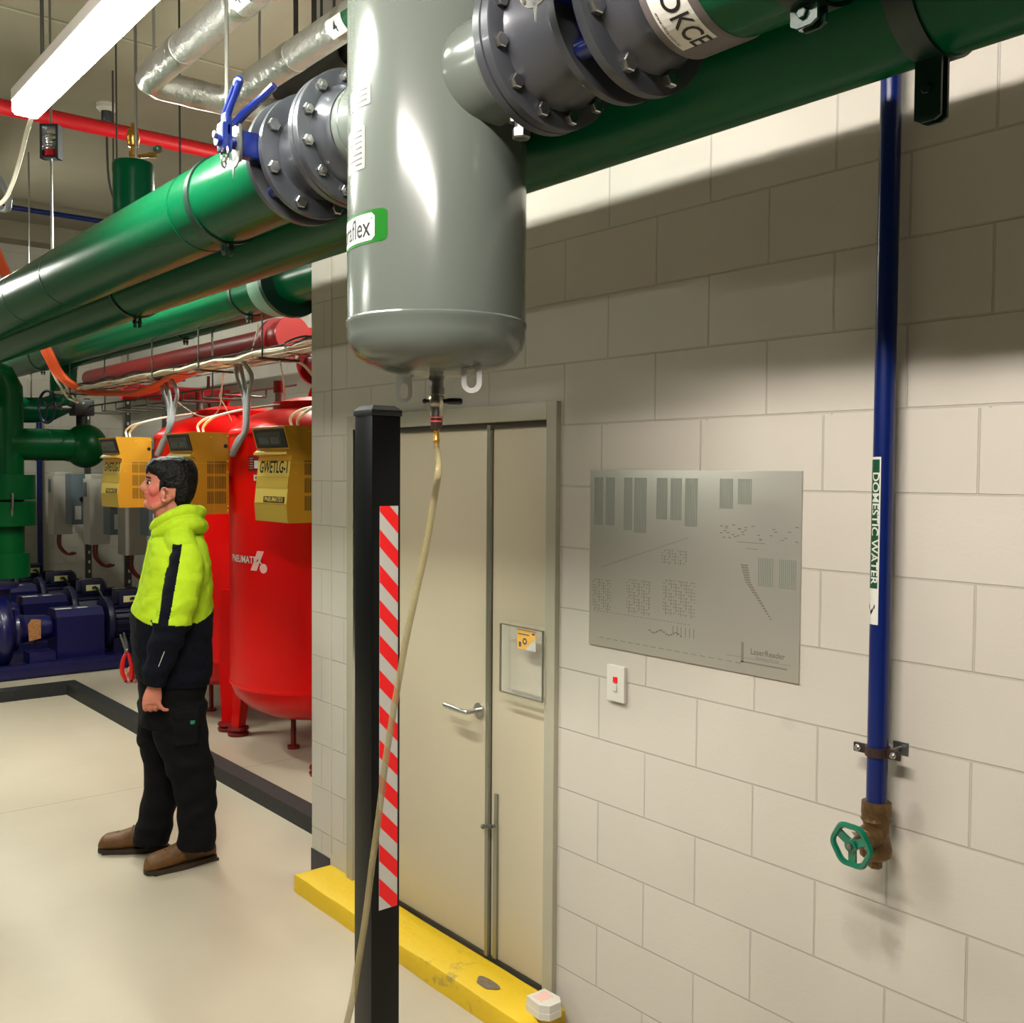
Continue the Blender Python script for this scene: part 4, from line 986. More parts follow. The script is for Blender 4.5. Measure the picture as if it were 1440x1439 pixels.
for (yy, pxs, par) in ((1.44, (332, 17), fo), (1.78, (470, 28), fo2)):
    b_ = at(pxs[0], pxs[1], Y=yy-.05)
    m_ = MB(); n_ = 12
    for (a0, a1, xa, xb, mi) in ((3.2, 4.3, -.05, .05, 0), (3.25, 4.25, .052, .30, 1)):
        for i in range(n_):
            p = a0+(a1-a0)*i/n_; q_ = a0+(a1-a0)*(i+1)/n_
            m_.mat(mi).quad(*[(b_.x+xx, yy+.0578*math.cos(aa), FZ+.0578*math.sin(aa)) for xx, aa in ((xa, p), (xa, q_), (xb, q_), (xb, p))])
    lbm = m_.make('pipe_marker', [M_lblw, M_signg], par, 0, 'white and green pipe marker')
    t2 = MB(); 
    add_text(t2, '4', .05, None, None, None, bold=.001, fn=lambda u, v: (b_.x+.0+u, yy+.0583*math.cos(3.75+v/.058*-1), FZ+.0583*math.sin(3.75-v/.058)))
    t2.make('marker_digit', M_ink, lbm, 0)
for (x, y, par) in ((-3.95, 1.44, fo), (-2.2, 1.44, fo), (-3.75, 1.78, fo2), (-2.2, 1.78, fo2)):
    MB().cyl((x, y, FZ+.055), (x, y, CEIL), .005, 8).make('pipe_hanger', M_rod, par)
# low bulkhead duct behind foil pipes
b1_ = at(420, 165, Y=2.0)

# ------------------------------------------------------------------ batten lights
def batten(x0, x1, y, z, label, group='suspended batten lights', dm=None):
    t_ = empty('batten_light', ((x0+x1)/2, y, z), label, 'light', group)
    MB().box((x0, y-.046, z+.042), (x1, y+.046, z+.080), .004).make('light_casing', M_batten, t_, 0)
    poly = [(x0, y-.043, z+.044), (x0, y-.042, z+.010), (x0, y-.032, z), (x0, y+.032, z), (x0, y+.042, z+.010), (x0, y+.043, z+.044)]
    MB().prism(poly, (x1-x0, 0, 0)).make('light_diffuser', dm or M_diff, t_, 0, 'glowing white diffuser')
    for xx in (x0+.2, x1-.2): MB().cyl((xx, y, z+.095), (xx, y, CEIL), .006, 8).make('suspension_rod', M_rodd, t_)
    return t_
batten(-3.66, -2.14, .91, 3.01, 'lit linear batten light suspended at the top left')
batten(-1.75, -.23, .02, 3.22, 'lit batten light hanging above the viewpoint', dm=M_diffw)
batten(-8.1, -6.6, .91, 3.01, 'lit batten light over the far aisle', dm=M_diffg)
batten(-7.2, -5.7, -3.0, 3.4, 'lit batten light over the left side of the aisle', dm=M_diffg)
batten(-7.2, -5.7, 2.3, 3.40, 'lit batten light above the heater bay behind the mains', dm=M_diffg)
batten(-12.0, -10.5, 2.2, 3.95, 'lit batten light above the far pumps', dm=M_diffg)
batten(-7.6, -6.1, 3.9, 3.6, 'unseen batten light added by the back wall to brighten the red tank tops', dm=M_diffg)  # hidden extra fixture, added to brighten the tank tops
# white cable drooping from the first batten
mb = MB().tube([(-3.66, .93, 3.02), at(38, 185, Y=1.0), at(28, 225, Y=1.02), at(16, 262, Y=1.0), at(2, 285, Y=.96), at(-25, 290, Y=.90), at(-60, 240, Y=.88), V((-4.45, .70, 3.3)), V((-4.6, .55, CEIL))], .008, 8, smooth=6)
tag(mb.make('supply_cable', M_cablew, None), 'white supply cable drooping from the end of the lit batten', 'cable')
mb = MB().tube([at(-12, 236, Y=1.1), at(6, 262, Y=1.1), at(12, 283, Y=1.1), at(-3, 292, Y=1.1), V((-5.3, .9, 3.2)), V((-5.4, .85, 3.6)), V((-5.4, .85, CEIL))], .014, 10, smooth=6)
tag(mb.make('grey_flex_loop', M_conduit, None), 'grey flexible conduit loop at the left picture edge', 'conduit')

# ------------------------------------------------------------------ red tanks
def tank(cx, cy, label):
    t_ = empty('pressure_tank', (cx, cy, 0), label, 'tank', 'red pressure tanks')
    R = .61
    prof = [(.22, 0), (.222, .12), (.235, .26), (.265, .40), (.32, .51), (.39, .58), (.465, R), (.466, R+.006), (.485, R+.006), (.486, R), (2.08, R), (2.083, R+.006), (2.10, R+.004), (2.12, R*.985), (2.165, .55), (2.215, .46), (2.255, .34), (2.262, .33), (2.263, .33), (2.30, .33), (2.305, .30), (2.335, .18), (2.345, 0)]
    b_ = MB().lathe((cx, cy, 0), (0, 0, 1), prof, 72, caps=False).make('tank_shell', M_red, t_, 28)
    for k_ in range(3):
        a = -PI/2+PI/3+2*PI/3*k_+ (0)
        ex = V((math.cos(a), math.sin(a), 0)); ey = V((-ex.y, ex.x, 0)); c_ = V((cx, cy, 0))
        m_ = MB()
        def q8(r0, r1, w0, z0, R0, R1, w1, z1):
            vs = []
            for (ra, rb, ww, z_) in ((r0, r1, w0, z0), (R0, R1, w1, z1)):
                for (rr, s_) in ((ra, -1), (rb, -1), (rb, 1), (ra, 1)): vs.append(c_+ex*rr+ey*ww*s_+V((0, 0, z_)))
            m_.add(vs, [(0, 1, 2, 3), (4, 5, 6, 7), (0, 1, 5, 4), (1, 2, 6, 5), (2, 3, 7, 6), (3, 0, 4, 7)])
        q8(.66, .72, .04, .05, .60, .68, .065, .47); q8(.60, .68, .065, .47, .605, .665, .05, 1.0)
        m_.make('tank_leg', M_red, t_, 0)
        f_ = c_+ex*.69
        MB().lathe((f_.x, f_.y, 0), (0, 0, 1), [(0, .07), (.02, .075), (.03, .058), (.045, .075), (.06, .07), (.065, .05)], 20).make('adjustable_foot', M_redd, t_)
    MB().cyl((cx-.05, cy-.2, .26), (cx-.05, cy-.2, .02), .018, 10).cyl((cx-.05, cy-.2, .22), (cx-.05, cy-.2, .25), .032, 10).cyl((cx-.05, cy-.2, 0), (cx-.05, cy-.2, .02), .04, 12).make('drain_leg', M_redd, t_); MB().cyl((cx+.3, cy-.1, .28), (cx+.3, cy-.1, .19), .06, 16).make('inlet_stub', M_redd, t_)
    MB().ring((cx, cy, 2.34), (.5, -.8, 0), .10, .018, 24, 8).make('lifting_ring', M_red, t_)
    MB().cyl((cx-.30, cy-.18, 2.20), (cx-.30, cy-.18, 2.40), .025, 14).make('vent_pipe', M_steeld, t_)
    MB().cyl((cx-.30, cy-.18, 2.38), (cx-.30, cy-.18, 2.46), .035, 14).make('vent_cap', M_redd, t_)
    return t_
T1X, TYC = -6.10, 3.35
tk1 = tank(T1X, TYC, 'tall red pressure tank with white maker lettering beside the wall end')
tk2 = tank(-7.46, TYC, 'second red pressure tank, standing behind the person and the middle yellow unit')
sh1 = [c for c in tk1.children if c.name.startswith('tank_shell')][0]
def ont(a, z_, r=.6115, cx=T1X): return V((cx+r*math.cos(a), TYC+r*math.sin(a), z_))
def angat(px, py, R=.6115, cx=T1X):
    d = cf + cr*((px-720)/FOC) - cu*((py-719.5)/FOC)
    a_ = d.x**2+d.y**2; b__ = -2*(d.x*cx+d.y*TYC); c__ = cx*cx+TYC*TYC-R*R
    t_ = (-b__-math.sqrt(max(0, b__*b__-4*a_*c__)))/(2*a_); P_ = CAM+d*t_
    return math.atan2(P_.y-TYC, P_.x-cx), P_.z
a0, z0_ = angat(343, 787); m_ = MB()
add_text(m_, 'PNEUMATEX', .062, None, None, None, bold=.0012, sx=.95, fn=lambda u, v: ont(a0+u/.61, z0_+v, .6150))
m_.make('maker_lettering', M_lblw, sh1, 0)
a1, z1_ = angat(361, 789); m_ = MB()
m_.add([ont(a1+u/.61, z1_+v, .6122) for u, v in ((-.055, -.062), (.0, -.062), (.06, .062), (.005, .062))], [(0, 1, 2, 3)])
n_ = 20; vs = [ont(a1+(.055+.03*math.cos(2*PI*i/n_))/.61, z1_-.045+.03*math.sin(2*PI*i/n_), .6124) for i in range(n_)]
m_.add(vs, [tuple(range(n_))])
m_.make('maker_emblem', mat('faded_pink_print', rgb(228, 170, 165), .5), sh1, 0)
a2, z2_ = angat(358, 652)
m_ = MB(); tl = [(-.055, -.048), (.055, -.048), (.055, .048), (-.055, .048)]
m_.add([ont(a2+u/.61, z2_+v, .6135) for u, v in tl], [(0, 1, 2, 3)]); o = m_.make('rating_plate', M_redd, sh1, 0, 'dark red rating plate')
m_ = MB(); m_.add([ont(a2+u/.61, z2_+v, .6145) for u, v in ((.0, -.03), (.035, -.03), (.035, .018), (.0, .018))], [(0, 1, 2, 3)])
for i in range(5): m_.add([ont(a2+u/.61, z2_+v, .6145) for u, v in ((-.045, .03-i*.015), (-.012, .03-i*.015), (-.012, .033-i*.015), (-.045, .033-i*.015))], [(0, 1, 2, 3)])
m_.make('plate_print', M_lblw, o, 0)
a3, z3_ = angat(362, 672); m_ = MB(); m_.add([ont(a3+u/.61, z3_+v, .6135) for u, v in ((-.03, -.018), (.03, -.018), (.03, .018), (-.03, .018))], [(0, 1, 2, 3)])
o = m_.make('white_sticker', M_lblw, sh1, 0, 'small white sticker'); m_ = MB(); m_.add([ont(a3+u/.61, z3_+v, .6142) for u, v in ((-.018, -.010), (.015, -.010), (.015, .008), (-.018, .008))], [(0, 1, 2, 3)]); m_.make('sticker_print', M_inkg, o, 0)

# ------------------------------------------------------------------ yellow control units
def unit(xr, num, label):
    """xr: x of the front right corner"""
    YF = 2.5; ZT, ZB = 2.09, 1.575; W_ = .39
    x0, x1 = xr-W_, xr
    t_ = empty('control_unit', (x0+W_/2, YF+.11, ZB), label, 'control unit', 'yellow pressure control units')
    # profile (y offset toward viewer is negative), z
    pf = [(0.0, ZT), (-.045, ZT-.005), (-.012, ZT-.125), (-.030, ZT-.14), (-.030, ZT-.152), (.0, ZT-.160), (-.004, ZT-.185), (-.030, ZT-.42), (-.022, ZB+.0)]
    body = MB(); n_ = len(pf)
    vs = [(x0, YF+y, z) for y, z in pf]+[(x0, YF+.215, ZB), (x0, YF+.215, ZT)]
    vs2 = [(x1, v[1], v[2]) for v in vs]; k_ = len(vs)
    body.mat(0).add(vs+vs2, [tuple(range(k_))]+[tuple(range(2*k_-1, k_-1, -1))]+[(i, (i+1) % k_, k_+(i+1) % k_, k_+i) for i in range(k_)])
    bo = body.make('unit_cover', M_yel, t_, 0)
    # front faces as thin panels
    def fp(u0, u1, s0, s1, i, out, m, nm, par, lab=None):
        """panel on profile segment i between parameters s0..s1"""
        a = V((0, YF+pf[i][0], pf[i][1])); b_ = V((0, YF+pf[i+1][0], pf[i+1][1])); nrm = V((0, -(a.z-b_.z), -(b_.y-a.y)*-1)).normalized()
        nrm = V((0, -(a.z-b_.z), (a.y-b_.y))).normalized()
        if nrm.y > 0: nrm = -nrm
        p0 = a.lerp(b_, s0)+nrm*.0005; p1 = a.lerp(b_, s1)+nrm*.0005
        q_ = MB(); q_.prism([(x0+u0*W_, p0.y, p0.z), (x0+u1*W_, p0.y, p0.z), (x0+u1*W_, p1.y, p1.z), (x0+u0*W_, p1.y, p1.z)], nrm*out)
        return q_.make(nm, m, par, 0, lab), (lambda u, s: V((x0+u*W_, 0, 0))+V((0, a.lerp(b_, s).y, a.lerp(b_, s).z))+nrm*(out+.0012)), (a-b_).normalized(), nrm
    sc, fn_, up_, _ = fp(.05, .97, .08, .92, 1, .004, M_black, 'display_frame', t_)
    scr, fn_, up_, _ = fp(.13, .86, .22, .78, 1, .0052, M_screen, 'display_screen', sc)
    q_ = MB()
    for (ua, ub) in ((.18, .46), (.53, .80)):
        a_ = fn_(ua, .45); b_ = fn_(ub, .45); c_ = fn_(ub, .74); d_ = fn_(ua, .74); q_.quad(a_, b_, c_, d_)
    q_.make('lcd_field', mat('grey_lcd', rgb(72, 78, 78), .25), scr, 0)
    fp(.0, 1.0, 0, 1, 3, .003, M_yell, 'display_lip', t_)
    pn, fn_, up_, nr = fp(.02, .99, .02, .98, 6, .002, M_yell, 'front_panel', t_, 'yellow front panel, lightened as if lit from above')
    bn, _, _, _ = fp(.02, .99, .36, .62, 6, .0035, M_och, 'ochre_band', pn)
    lb_, fl_, _, _ = fp(.30, .93, .82, .96, 6, .0035, M_ink, 'name_label', pn)
    q_ = MB(); vs, fs = text_polys('PNEUMATEX', .034, .0006); q_.add([fl_(.615+v.x*1.12/W_, .89-v.y/.24) for v in vs], fs); q_.make('lettering', M_yell, lb_, 0)
    q_ = MB(); vs, fs = text_polys('GWETLG-%d' % num, .085, .0016); q_.add([fn_(.52+v.x*.82/W_, .16-v.y/.22) for v in vs], fs); q_.make('unit_code', M_ink, pn, 0)
    fp(.02, .99, .0, .96, 7, .0015, M_och, 'lower_chamfer', t_)  # darker ochre stands for shade on this downward-tilted face
    # right side: louvres, seam, knockout, screws
    q_ = MB()
    for r_ in range(3):
        zc_ = ZB+.065+r_*.095
        for i in range(12):
            yy = YF+.075+i*.0105; q_.box((x1-.0005, yy, zc_), (x1+.0012, yy+.0045, zc_+.078))
    q_.make('louvre_slots', M_ink, t_, 0)
    MB().box((x1-.0005, YF-.0, ZT-.198), (x1+.0015, YF+.215, ZT-.194)).box((x1-.0005, YF+.118, ZB), (x1+.0015, YF+.120, ZT)).make('cover_seam', M_och, t_, 0)
    MB().cyl((x1, YF+.195, ZT-.085), (x1+.003, YF+.195, ZT-.085), .013, 16).make('cable_hole', M_ink, t_)
    q_ = MB()
    for zz in (ZT-.02, ZT-.18, ZT-.25, ZB+.05, ZB+.02): q_.cyl((x1, YF+.208, zz), (x1+.006, YF+.208, zz), .006, 8)
    q_.cyl((x1, YF+.10, ZT-.03), (x1+.006, YF+.10, ZT-.03), .004, 8).cyl((x1, YF+.02, ZT-.25), (x1+.006, YF+.02, ZT-.25), .003, 8)
    q_.make('cover_screw', M_yell, t_)
    # black mounting strut down to the floor behind
    MB().box((x0+.06, YF+.215, ZB+.1), (x0+.10, YF+.245, ZT-.05)).box((x0+.06, YF+.215, ZB+.2), (x0+.22, YF+.5, ZB+.24)).make('mounting_bracket', M_black, t_, 0)
    MB().tube([(x0+.2, YF+.1, ZT), (x0+.18, YF+.1, ZT+.05), (x0+.26, YF+.12, ZT+.09), (x0+.42, YF+.15, ZT+.11)], .008, 8, smooth=5).tube([(x0+.27, YF+.1, ZT), (x0+.27, YF+.1, ZT+.04), (x0+.34, YF+.12, ZT+.085), (x0+.42, YF+.15, ZT+.11), (x0+.46, YF+.3, ZT+.15), (x0+.5, YF+.6, ZT+.2)], .008, 8, smooth=5).make('white_hose', M_cablew, t_)
    return t_
unit(-4.895, 1, 'yellow control unit marked GWETLG-1 nearest the wall end')
unit(-6.18, 2, 'yellow control unit marked GWETLG-2 behind the person\'s head')
unit(-7.545, 3, 'yellow control unit marked GWETLG-3, farthest left')

# ------------------------------------------------------------------ cable tray with cables and conduits
TY_, TZ = 2.78, 2.52
tr = empty('cable_tray', (-7.5, TY_, TZ), 'wire cable tray carrying bundled white cables over the heater bay', 'cable tray')
m_ = MB()
for y in (-.10, 0, .10): m_.cyl((-10.0, TY_+y, TZ), (-3.0, TY_+y, TZ), .0025, 6)
x = -9.95
while x < -3.0:
    m_.tube([(x, TY_-.10, TZ+.05), (x, TY_-.10, TZ), (x, TY_+.10, TZ), (x, TY_+.10, TZ+.05)], .003, 6); x += .42
m_.cyl((-10.0, TY_-.1, TZ+.05), (-3.0, TY_-.1, TZ+.05), .003, 6).cyl((-10.0, TY_+.1, TZ+.05), (-3.0, TY_+.1, TZ+.05), .003, 6)
m_.make('wire_basket', M_wire, tr, 0)
for x in (-9.4, -7.4, -6.55, -5.6, -4.6):
    MB().cyl((x, TY_-.11, TZ-.02), (x, TY_-.11, 2.785), .005, 8).box((x-.015, TY_-.14, TZ-.015), (x+.015, TY_+.13, TZ-.003)).make('tray_hanger', M_rodd, tr, 0)
cab = [(M_cablew, 11, .014), (mat('salmon_cable', rgb(216, 140, 120), .5), 3, .009), (M_black, 3, .006)]
k_ = 0
for m0, cnt, r0 in cab:
    for i in range(cnt):
        pts = []; ph = random.random()*6
        for s in range(24):
            x = -9.9+s*.3; pts.append(V((x, TY_-.02+.075*math.sin(ph+s*.6+i)*1.0, TZ+.012+.022*abs(math.sin(ph+s*1.1))+(.045*abs(math.sin(s*PI/3+i)) if m0 is M_black else 0))))
        o = MB().tube(pts, r0, 6, smooth=3).make('tray_cable', m0, None)
        tag(o, {0: 'white cable lying in the wire tray', 1: 'salmon coloured cable lying in the wire tray', 2: 'thin black cable looping along the wire tray'}[cab.index((m0, cnt, r0))], 'cable', {0: 'white cables in the tray', 1: 'salmon cables in the tray', 2: 'black cables in the tray'}[cab.index((m0, cnt, r0))])
# orange cables sweeping down from upper left
for i in range(5):
    dy = -.05+i*.03
    pts = [at(-30, 300, Y=2.2), at(0, 372, Y=2.25), at(30, 430, Y=2.3), at(62, 490, Y=2.42), at(80, 525, Y=2.55), at(100, 543, Y=2.65), at(128, 555, Y=2.74), at(160, 556, Y=2.78), at(200, 554, Y=2.78)]
    pts = [V((p.x+dy*.9, p.y+dy*.3+.0, p.z+.03-abs(dy)*.3)) for p in pts] + [V((-6.8, TY_-.03+dy, TZ+.035))]
    o = MB().tube(pts, .017, 8, smooth=6).make('orange_cable', M_cableo, None)
    tag(o, 'orange cable in the bundle sweeping down onto the tray', 'cable', 'orange cables sweeping down from the ceiling')
# small ladder brace alongside the orange bundle
pts = [at(-38, 300, Y=2.3), at(58, 490, Y=2.45), at(78, 530, Y=2.58), at(95, 556, Y=2.68), at(108, 562, Y=2.72)]
m_ = MB()
for off in (0, .05): m_.tube([V((p.x+.02, p.y+off, p.z-.03)) for p in pts], .01, 6)
tag(m_.make('cable_ladder', M_cablew, None), 'pale metal cable ladder rail bent under the orange cables', 'cable ladder')
# lower tray behind pumps
m_ = MB(); lx0 = at(95, 600, Y=3.1)
for i in range(9):
    xx = -9.9+i*.38; m_.tube([(xx, 2.98, 2.44), (xx, 2.98, 2.38), (xx, 3.3, 2.38), (xx, 3.3, 2.44)], .008, 6)
m_.cyl((-10.1, 2.98, 2.44), (-6.4, 2.98, 2.44), .008, 6).cyl((-10.1, 3.3, 2.44), (-6.4, 3.3, 2.44), .008, 6)
lt = tag(m_.make('lower_wire_tray', M_wire, None), 'dark open wire tray hanging just below the cable bundle', 'cable tray')
for x in (-9.5, -7.1): MB().cyl((x, 3.0, 2.38), (x, 3.0, 2.85), .006, 8).make('tray_hanger', M_rodd, lt)
# grey flexible conduits down to the units
def conduits(px_top, pts_px, xr, label, grp):
    for i, dx in enumerate((-9, 1, 16)):
        pts = [V((at(px_top+dx*.6, 512, Y=TY_).x, TY_-.02*i, TZ+.03))]
        for (px, py, w_, yy) in pts_px: pts.append(at(px+dx*w_, py, Y=yy-.015*i))
        o = MB().tube(pts, .0145, 10, smooth=6).make('flexible_conduit', M_conduit, None)
        tag(o, label, 'conduit', grp)
conduits(337, [(341, 528, .8, 2.78), (345, 555, .3, 2.78), (346, 580, .15, 2.77), (344, 605, .15, 2.76), (334, 622, .2, 2.74), (325, 640, .15, 2.74)], 0, 'grey flexible conduit dropping to the right side of the middle yellow unit', 'conduits to the middle yellow unit')
conduits(232, [(236, 550, .8, 2.78), (240, 575, .3, 2.78), (238, 600, .15, 2.76), (229, 622, .15, 2.75), (221, 640, .15, 2.74)], 0, 'grey flexible conduit dropping to the right side of the far yellow unit', 'conduits to the far yellow unit')
for (nm, lab, P_) in (('thin_white_wire', 'thin white wire hanging from the tray over the nearest red tank', [(393, 505, 2.78), (396, 520, 2.8), (399, 540, 2.9), (401, 565, 3.1)]),
                ('thin_white_wire', 'thin white wire rising from the tray to the flanged coupling', [(350, 505, 2.78), (355, 490, 2.75), (361, 468, 2.7), (363, 455, 2.66)]),
                ('thin_white_wire', 'loose white wire looping above the second red tank', [(314, 525, 2.8), (312, 545, 2.85), (308, 575, 2.9), (295, 586, 2.9), (275, 583, 2.9), (262, 575, 2.9), (245, 562, 2.85)]),
                ('white_flex_conduit', 'white flexible pipe curving past the wall end above the near red tank', [(352, 515, 2.8), (375, 508, 2.85), (400, 506, 2.9), (425, 512, 3.0), (445, 535, 3.1)]),
                ('thin_white_wire', 'cream wire crossing down between the two red tanks', [(315, 525, 2.8), (311, 550, 2.9), (309, 558, 2.95), (318, 575, 3.0), (325, 592, 3.05)])):
    pts = [at(a_, b_, Y=c_) for a_, b_, c_ in P_]; o = MB().tube(pts, .010 if 'flex' in nm else .0045, 6, smooth=6).make(nm, M_cablew, None); tag(o, lab, 'cable')

# ------------------------------------------------------------------ pumps
def pump(ax, label):
    t_ = empty('pump_set', (ax, 2.7, 0), label, 'pump', 'blue pump sets behind the bund')
    zA = .40
    MB().box((ax-.35, 1.75, .02), (ax+.35, 3.95, .12), .01).box((ax-.33, 1.75, .0), (ax-.25, 3.95, .03)).box((ax+.25, 1.75, .0), (ax+.33, 3.95, .03)).box((ax+.30, 1.76, .10), (ax+.352, 3.94, .135), .008).make('base_frame', M_navy, t_, 25)
    MB().lathe((ax, 2.02, zA), (0, 1, 0), [(0, .10), (.0, .14), (.03, .14), (.04, .11), (.06, .2), (.09, .30), (.14, .34), (.19, .34), (.24, .30), (.27, .2), (.30, .15), (.31, .12)], 44).cyl((ax, 2.18, zA+.2), (ax, 2.18, .80), .12, 28).lathe((ax, 2.18, .79), (0, 0, 1), [(0, .12), (0, .19), (.035, .19), (.035, .12)], 32).make('pump_casing', M_navy, t_, 40)
    MB().cyl((ax, 1.78, zA), (ax, 2.05, zA), .11, 28).lathe((ax, 1.77, zA), (0, 1, 0), [(0, .18), (.035, .18)], 28).make('suction_flange', M_navy, t_)
    MB().lathe((ax, 2.30, zA), (0, 1, 0), [(0, .19), (.03, .20), (.06, .15), (.10, .125), (.28, .115), (.33, .10)], 32).box((ax-.04, 2.5, .12), (ax+.04, 2.56, zA)).box((ax-.10, 2.46, .12), (ax+.10, 2.60, .15)).make('bearing_housing', M_navy, t_, 35)
    MB().box((ax-.06, 2.10, .12), (ax+.06, 2.26, .20), .008).make('pump_foot', M_navy, t_, 25); MB().box((ax+.08, 2.38, .12), (ax+.3, 2.60, .22), .006).make('bearing_foot', M_navy, t_, 25)
    g_ = MB().prism([(ax-.16, 2.65, .12), (ax-.16, 2.65, .50), (ax-.10, 2.65, .565), (ax+.10, 2.65, .565), (ax+.16, 2.65, .50), (ax+.16, 2.65, .12)], (0, .42, 0)).make('coupling_guard', M_navy, t_, 0)
    q_ = MB(); q_.box((ax+.03, 2.66, .5655), (ax+.095, 2.80, .567)); q_.box((ax+.03, 2.85, .5655), (ax+.095, 2.94, .567)); q_.make('white_warning_label', M_lblw, g_, 0)
    # motor
    m_ = MB(); prof = [(0, .16), (.0, .235), (.03, .24), (.05, .235), (.07, .19)]
    m_.lathe((ax, 3.10, zA), (0, 1, 0), prof+[(.08, .178), (.52, .178), (.53, .19), (.70, .19), (.73, .17), (.74, .05)], 40)
    for i in range(22):
        a = PI*2*i/22
        if 1.2 < a < 1.95: continue
        c_ = V((ax+.19*math.cos(a), 3.40, zA+.19*math.sin(a))); m_.obox(c_, .016, .22, .003, (math.cos(a), 0, math.sin(a)), (0, 1, 0))
    m_.box((ax-.14, 3.16, .12), (ax+.14, 3.24, .26)).box((ax-.14, 3.52, .12), (ax+.14, 3.60, .26))
    mo = m_.make('electric_motor', M_navyd, t_, 30)
    tb = MB().box((ax-.10, 3.22, zA+.16), (ax+.12, 3.44, zA+.29), .012).make('terminal_box', M_navyd, t_, 25)
    MB().box((ax+.1205, 3.26, zA+.19), (ax+.1225, 3.40, zA+.25)).make('motor_plate', mat('cream_nameplate', rgb(190, 186, 130), .4), tb, 0)
    MB().box((ax+.02, 3.55, zA+.187), (ax+.09, 3.68, zA+.190)).make('white_stencil', M_lblw, mo, 0)
    q_ = MB(); zz = zA
    q_.prism([(ax+.1225, 2.42, zz-.10), (ax+.1225, 2.52, zz-.08), (ax+.1225, 2.52, zz+.09), (ax+.1225, 2.44, zz+.10), (ax+.1225, 2.41, zz+.05)], (.003, 0, 0))
    q_.make('name_plate', mat('copper_plate', rgb(176, 124, 78), .4, metal=.4, nscale=60, namt=.5), t_, 0)
    MB().tube([(ax+.12, 3.33, zA+.22), (ax+.2, 3.36, zA+.2), (ax+.28, 3.5, zA-.1), (ax+.22, 3.7, .16)], .014, 8, smooth=5).make('motor_lead', M_black, t_)
    return t_
for i, x in enumerate((-9.95, -11.1, -12.25, -13.4)):
    pump(x, ('nearest navy blue pump set with copper nameplate', 'second navy pump set, just behind the nearest one', 'third navy pump set from the front', 'farthest navy pump set against the end wall')[i])

# ------------------------------------------------------------------ drives and isolators on strut frame
def drive(x, z0, z1, label, door=True):
    t_ = empty('motor_drive', (x, 3.62, z0), label, 'electrical box', 'pale drive boxes on the strut posts')
    MB().box((x-.12, 3.50, z0), (x+.12, 3.72, z1-.05), .01).box((x-.11, 3.52, z1-.05), (x+.11, 3.72, z1), .01).make('drive_casing', M_vsd, t_, 25)
    MB().box((x-.09, 3.496, z1-.25), (x+.02, 3.502, z1-.09)).make('keypad', M_isol, t_, 0)
    for k_ in (-.06, .04): MB().tube([(x+k_, 3.6, z0+.01), (x+k_, 3.6, z0-.14), (x+k_+.1, 3.66, z0-.24), (x+k_+.24, 3.70, z0-.22)], .014, 8, smooth=5).make('drive_cable', M_redd, t_)
    return t_
def isol(x, z0, z1, label):
    t_ = empty('isolator_box', (x, 3.66, z0), label, 'electrical box', 'blue grey isolator boxes beside the drives')
    MB().box((x-.10, 3.58, z0), (x+.14, 3.76, z1), .008).make('isolator_casing', M_isol, t_, 25)
    MB().box((x+.1405, 3.62, z0+.06), (x+.143, 3.69, z0+.22)).make('isolator_label', M_lblw, t_, 0)
    MB().cyl((x+.14, 3.70, z0+.30), (x+.165, 3.70, z0+.30), .03, 14).make('rotary_switch', M_black, t_)
    return t_
def post(x, label):
    m_ = MB().box((x-.03, 3.78, 0), (x+.03, 3.84, 2.7))
    o = m_.make('strut_post', M_rodd, None, 0); tag(o, label, 'strut post', 'upright slotted strut posts')
    q_ = MB()
    for i in range(22): q_.box((x+.03, 3.80, .15+i*.115), (x+.0315, 3.822, .185+i*.115))
    q_.make('strut_slots', M_lblw, o, 0)
    MB().box((x-.06, 3.75, 0), (x+.06, 3.87, .01)).make('foot_plate', M_rodd, o, 0)
specs = [(-13.15, 'left'), (-11.75, 'middle'), (-10.6, 'right')]
for i, (x, nm) in enumerate(specs):
    drive(x, (1.06, 1.02, .98)[i], (1.82, 1.80, 1.78)[i], 'tall pale motor drive box, %s one of the row behind the pumps' % nm)
    isol(x+.42, (1.2, 1.15, 1.2)[i], (1.8, 1.76, 1.8)[i], 'blue grey isolator box beside the %s drive box' % nm)
    post(x+.42, 'dark slotted strut post behind the %s isolator box' % nm)
m_ = MB().box((-13.7, 3.72, 1.60), (-9.0, 3.78, 1.64)).box((-13.7, 3.72, 1.30), (-9.0, 3.78, 1.34))
tag(m_.make('strut_rail', M_rodd, None, 0), 'pair of horizontal struts carrying the drive boxes', 'strut rail')
# trunking on the back wall, blue drop, wall boxes
o = MB().box((-13.9, 4.45, 2.10), (-7.2, 4.698, 2.19), .01).make('cable_trunking', M_bluegr, None, 25); tag(o, 'long grey trunking along the back wall behind the yellow units', 'trunking')
o = MB().cyl((-14.1, 3.62, .0), (-14.1, 3.62, 2.6), .035, 14).make('blue_drop_pipe', M_bluep, None); tag(o, 'blue vertical pipe on the far end wall', 'pipe')
o = MB().box((-12.3, 4.55, 2.28), (-12.1, 4.70, 2.36), .005).make('wall_socket', M_black, None, 0); tag(o, 'small dark socket box above the grey trunking', 'socket')
o = MB().tube([(-11.0, 4.6, 2.9), (-11.0, 4.6, 2.6), (-10.85, 4.6, 2.4), (-10.8, 4.6, 2.19)], .018, 8, smooth=5).make('red_cable_drop', M_redd, None); tag(o, 'dark red cable dropping to the grey trunking', 'cable')
o = MB().box((-10.2, 4.5, .1), (-9.3, 4.70, 1.95), .01).make('switch_cabinet', M_bluegr, None, 25); tag(o, 'grey cabinet on the back wall behind the right drive box', 'cabinet')
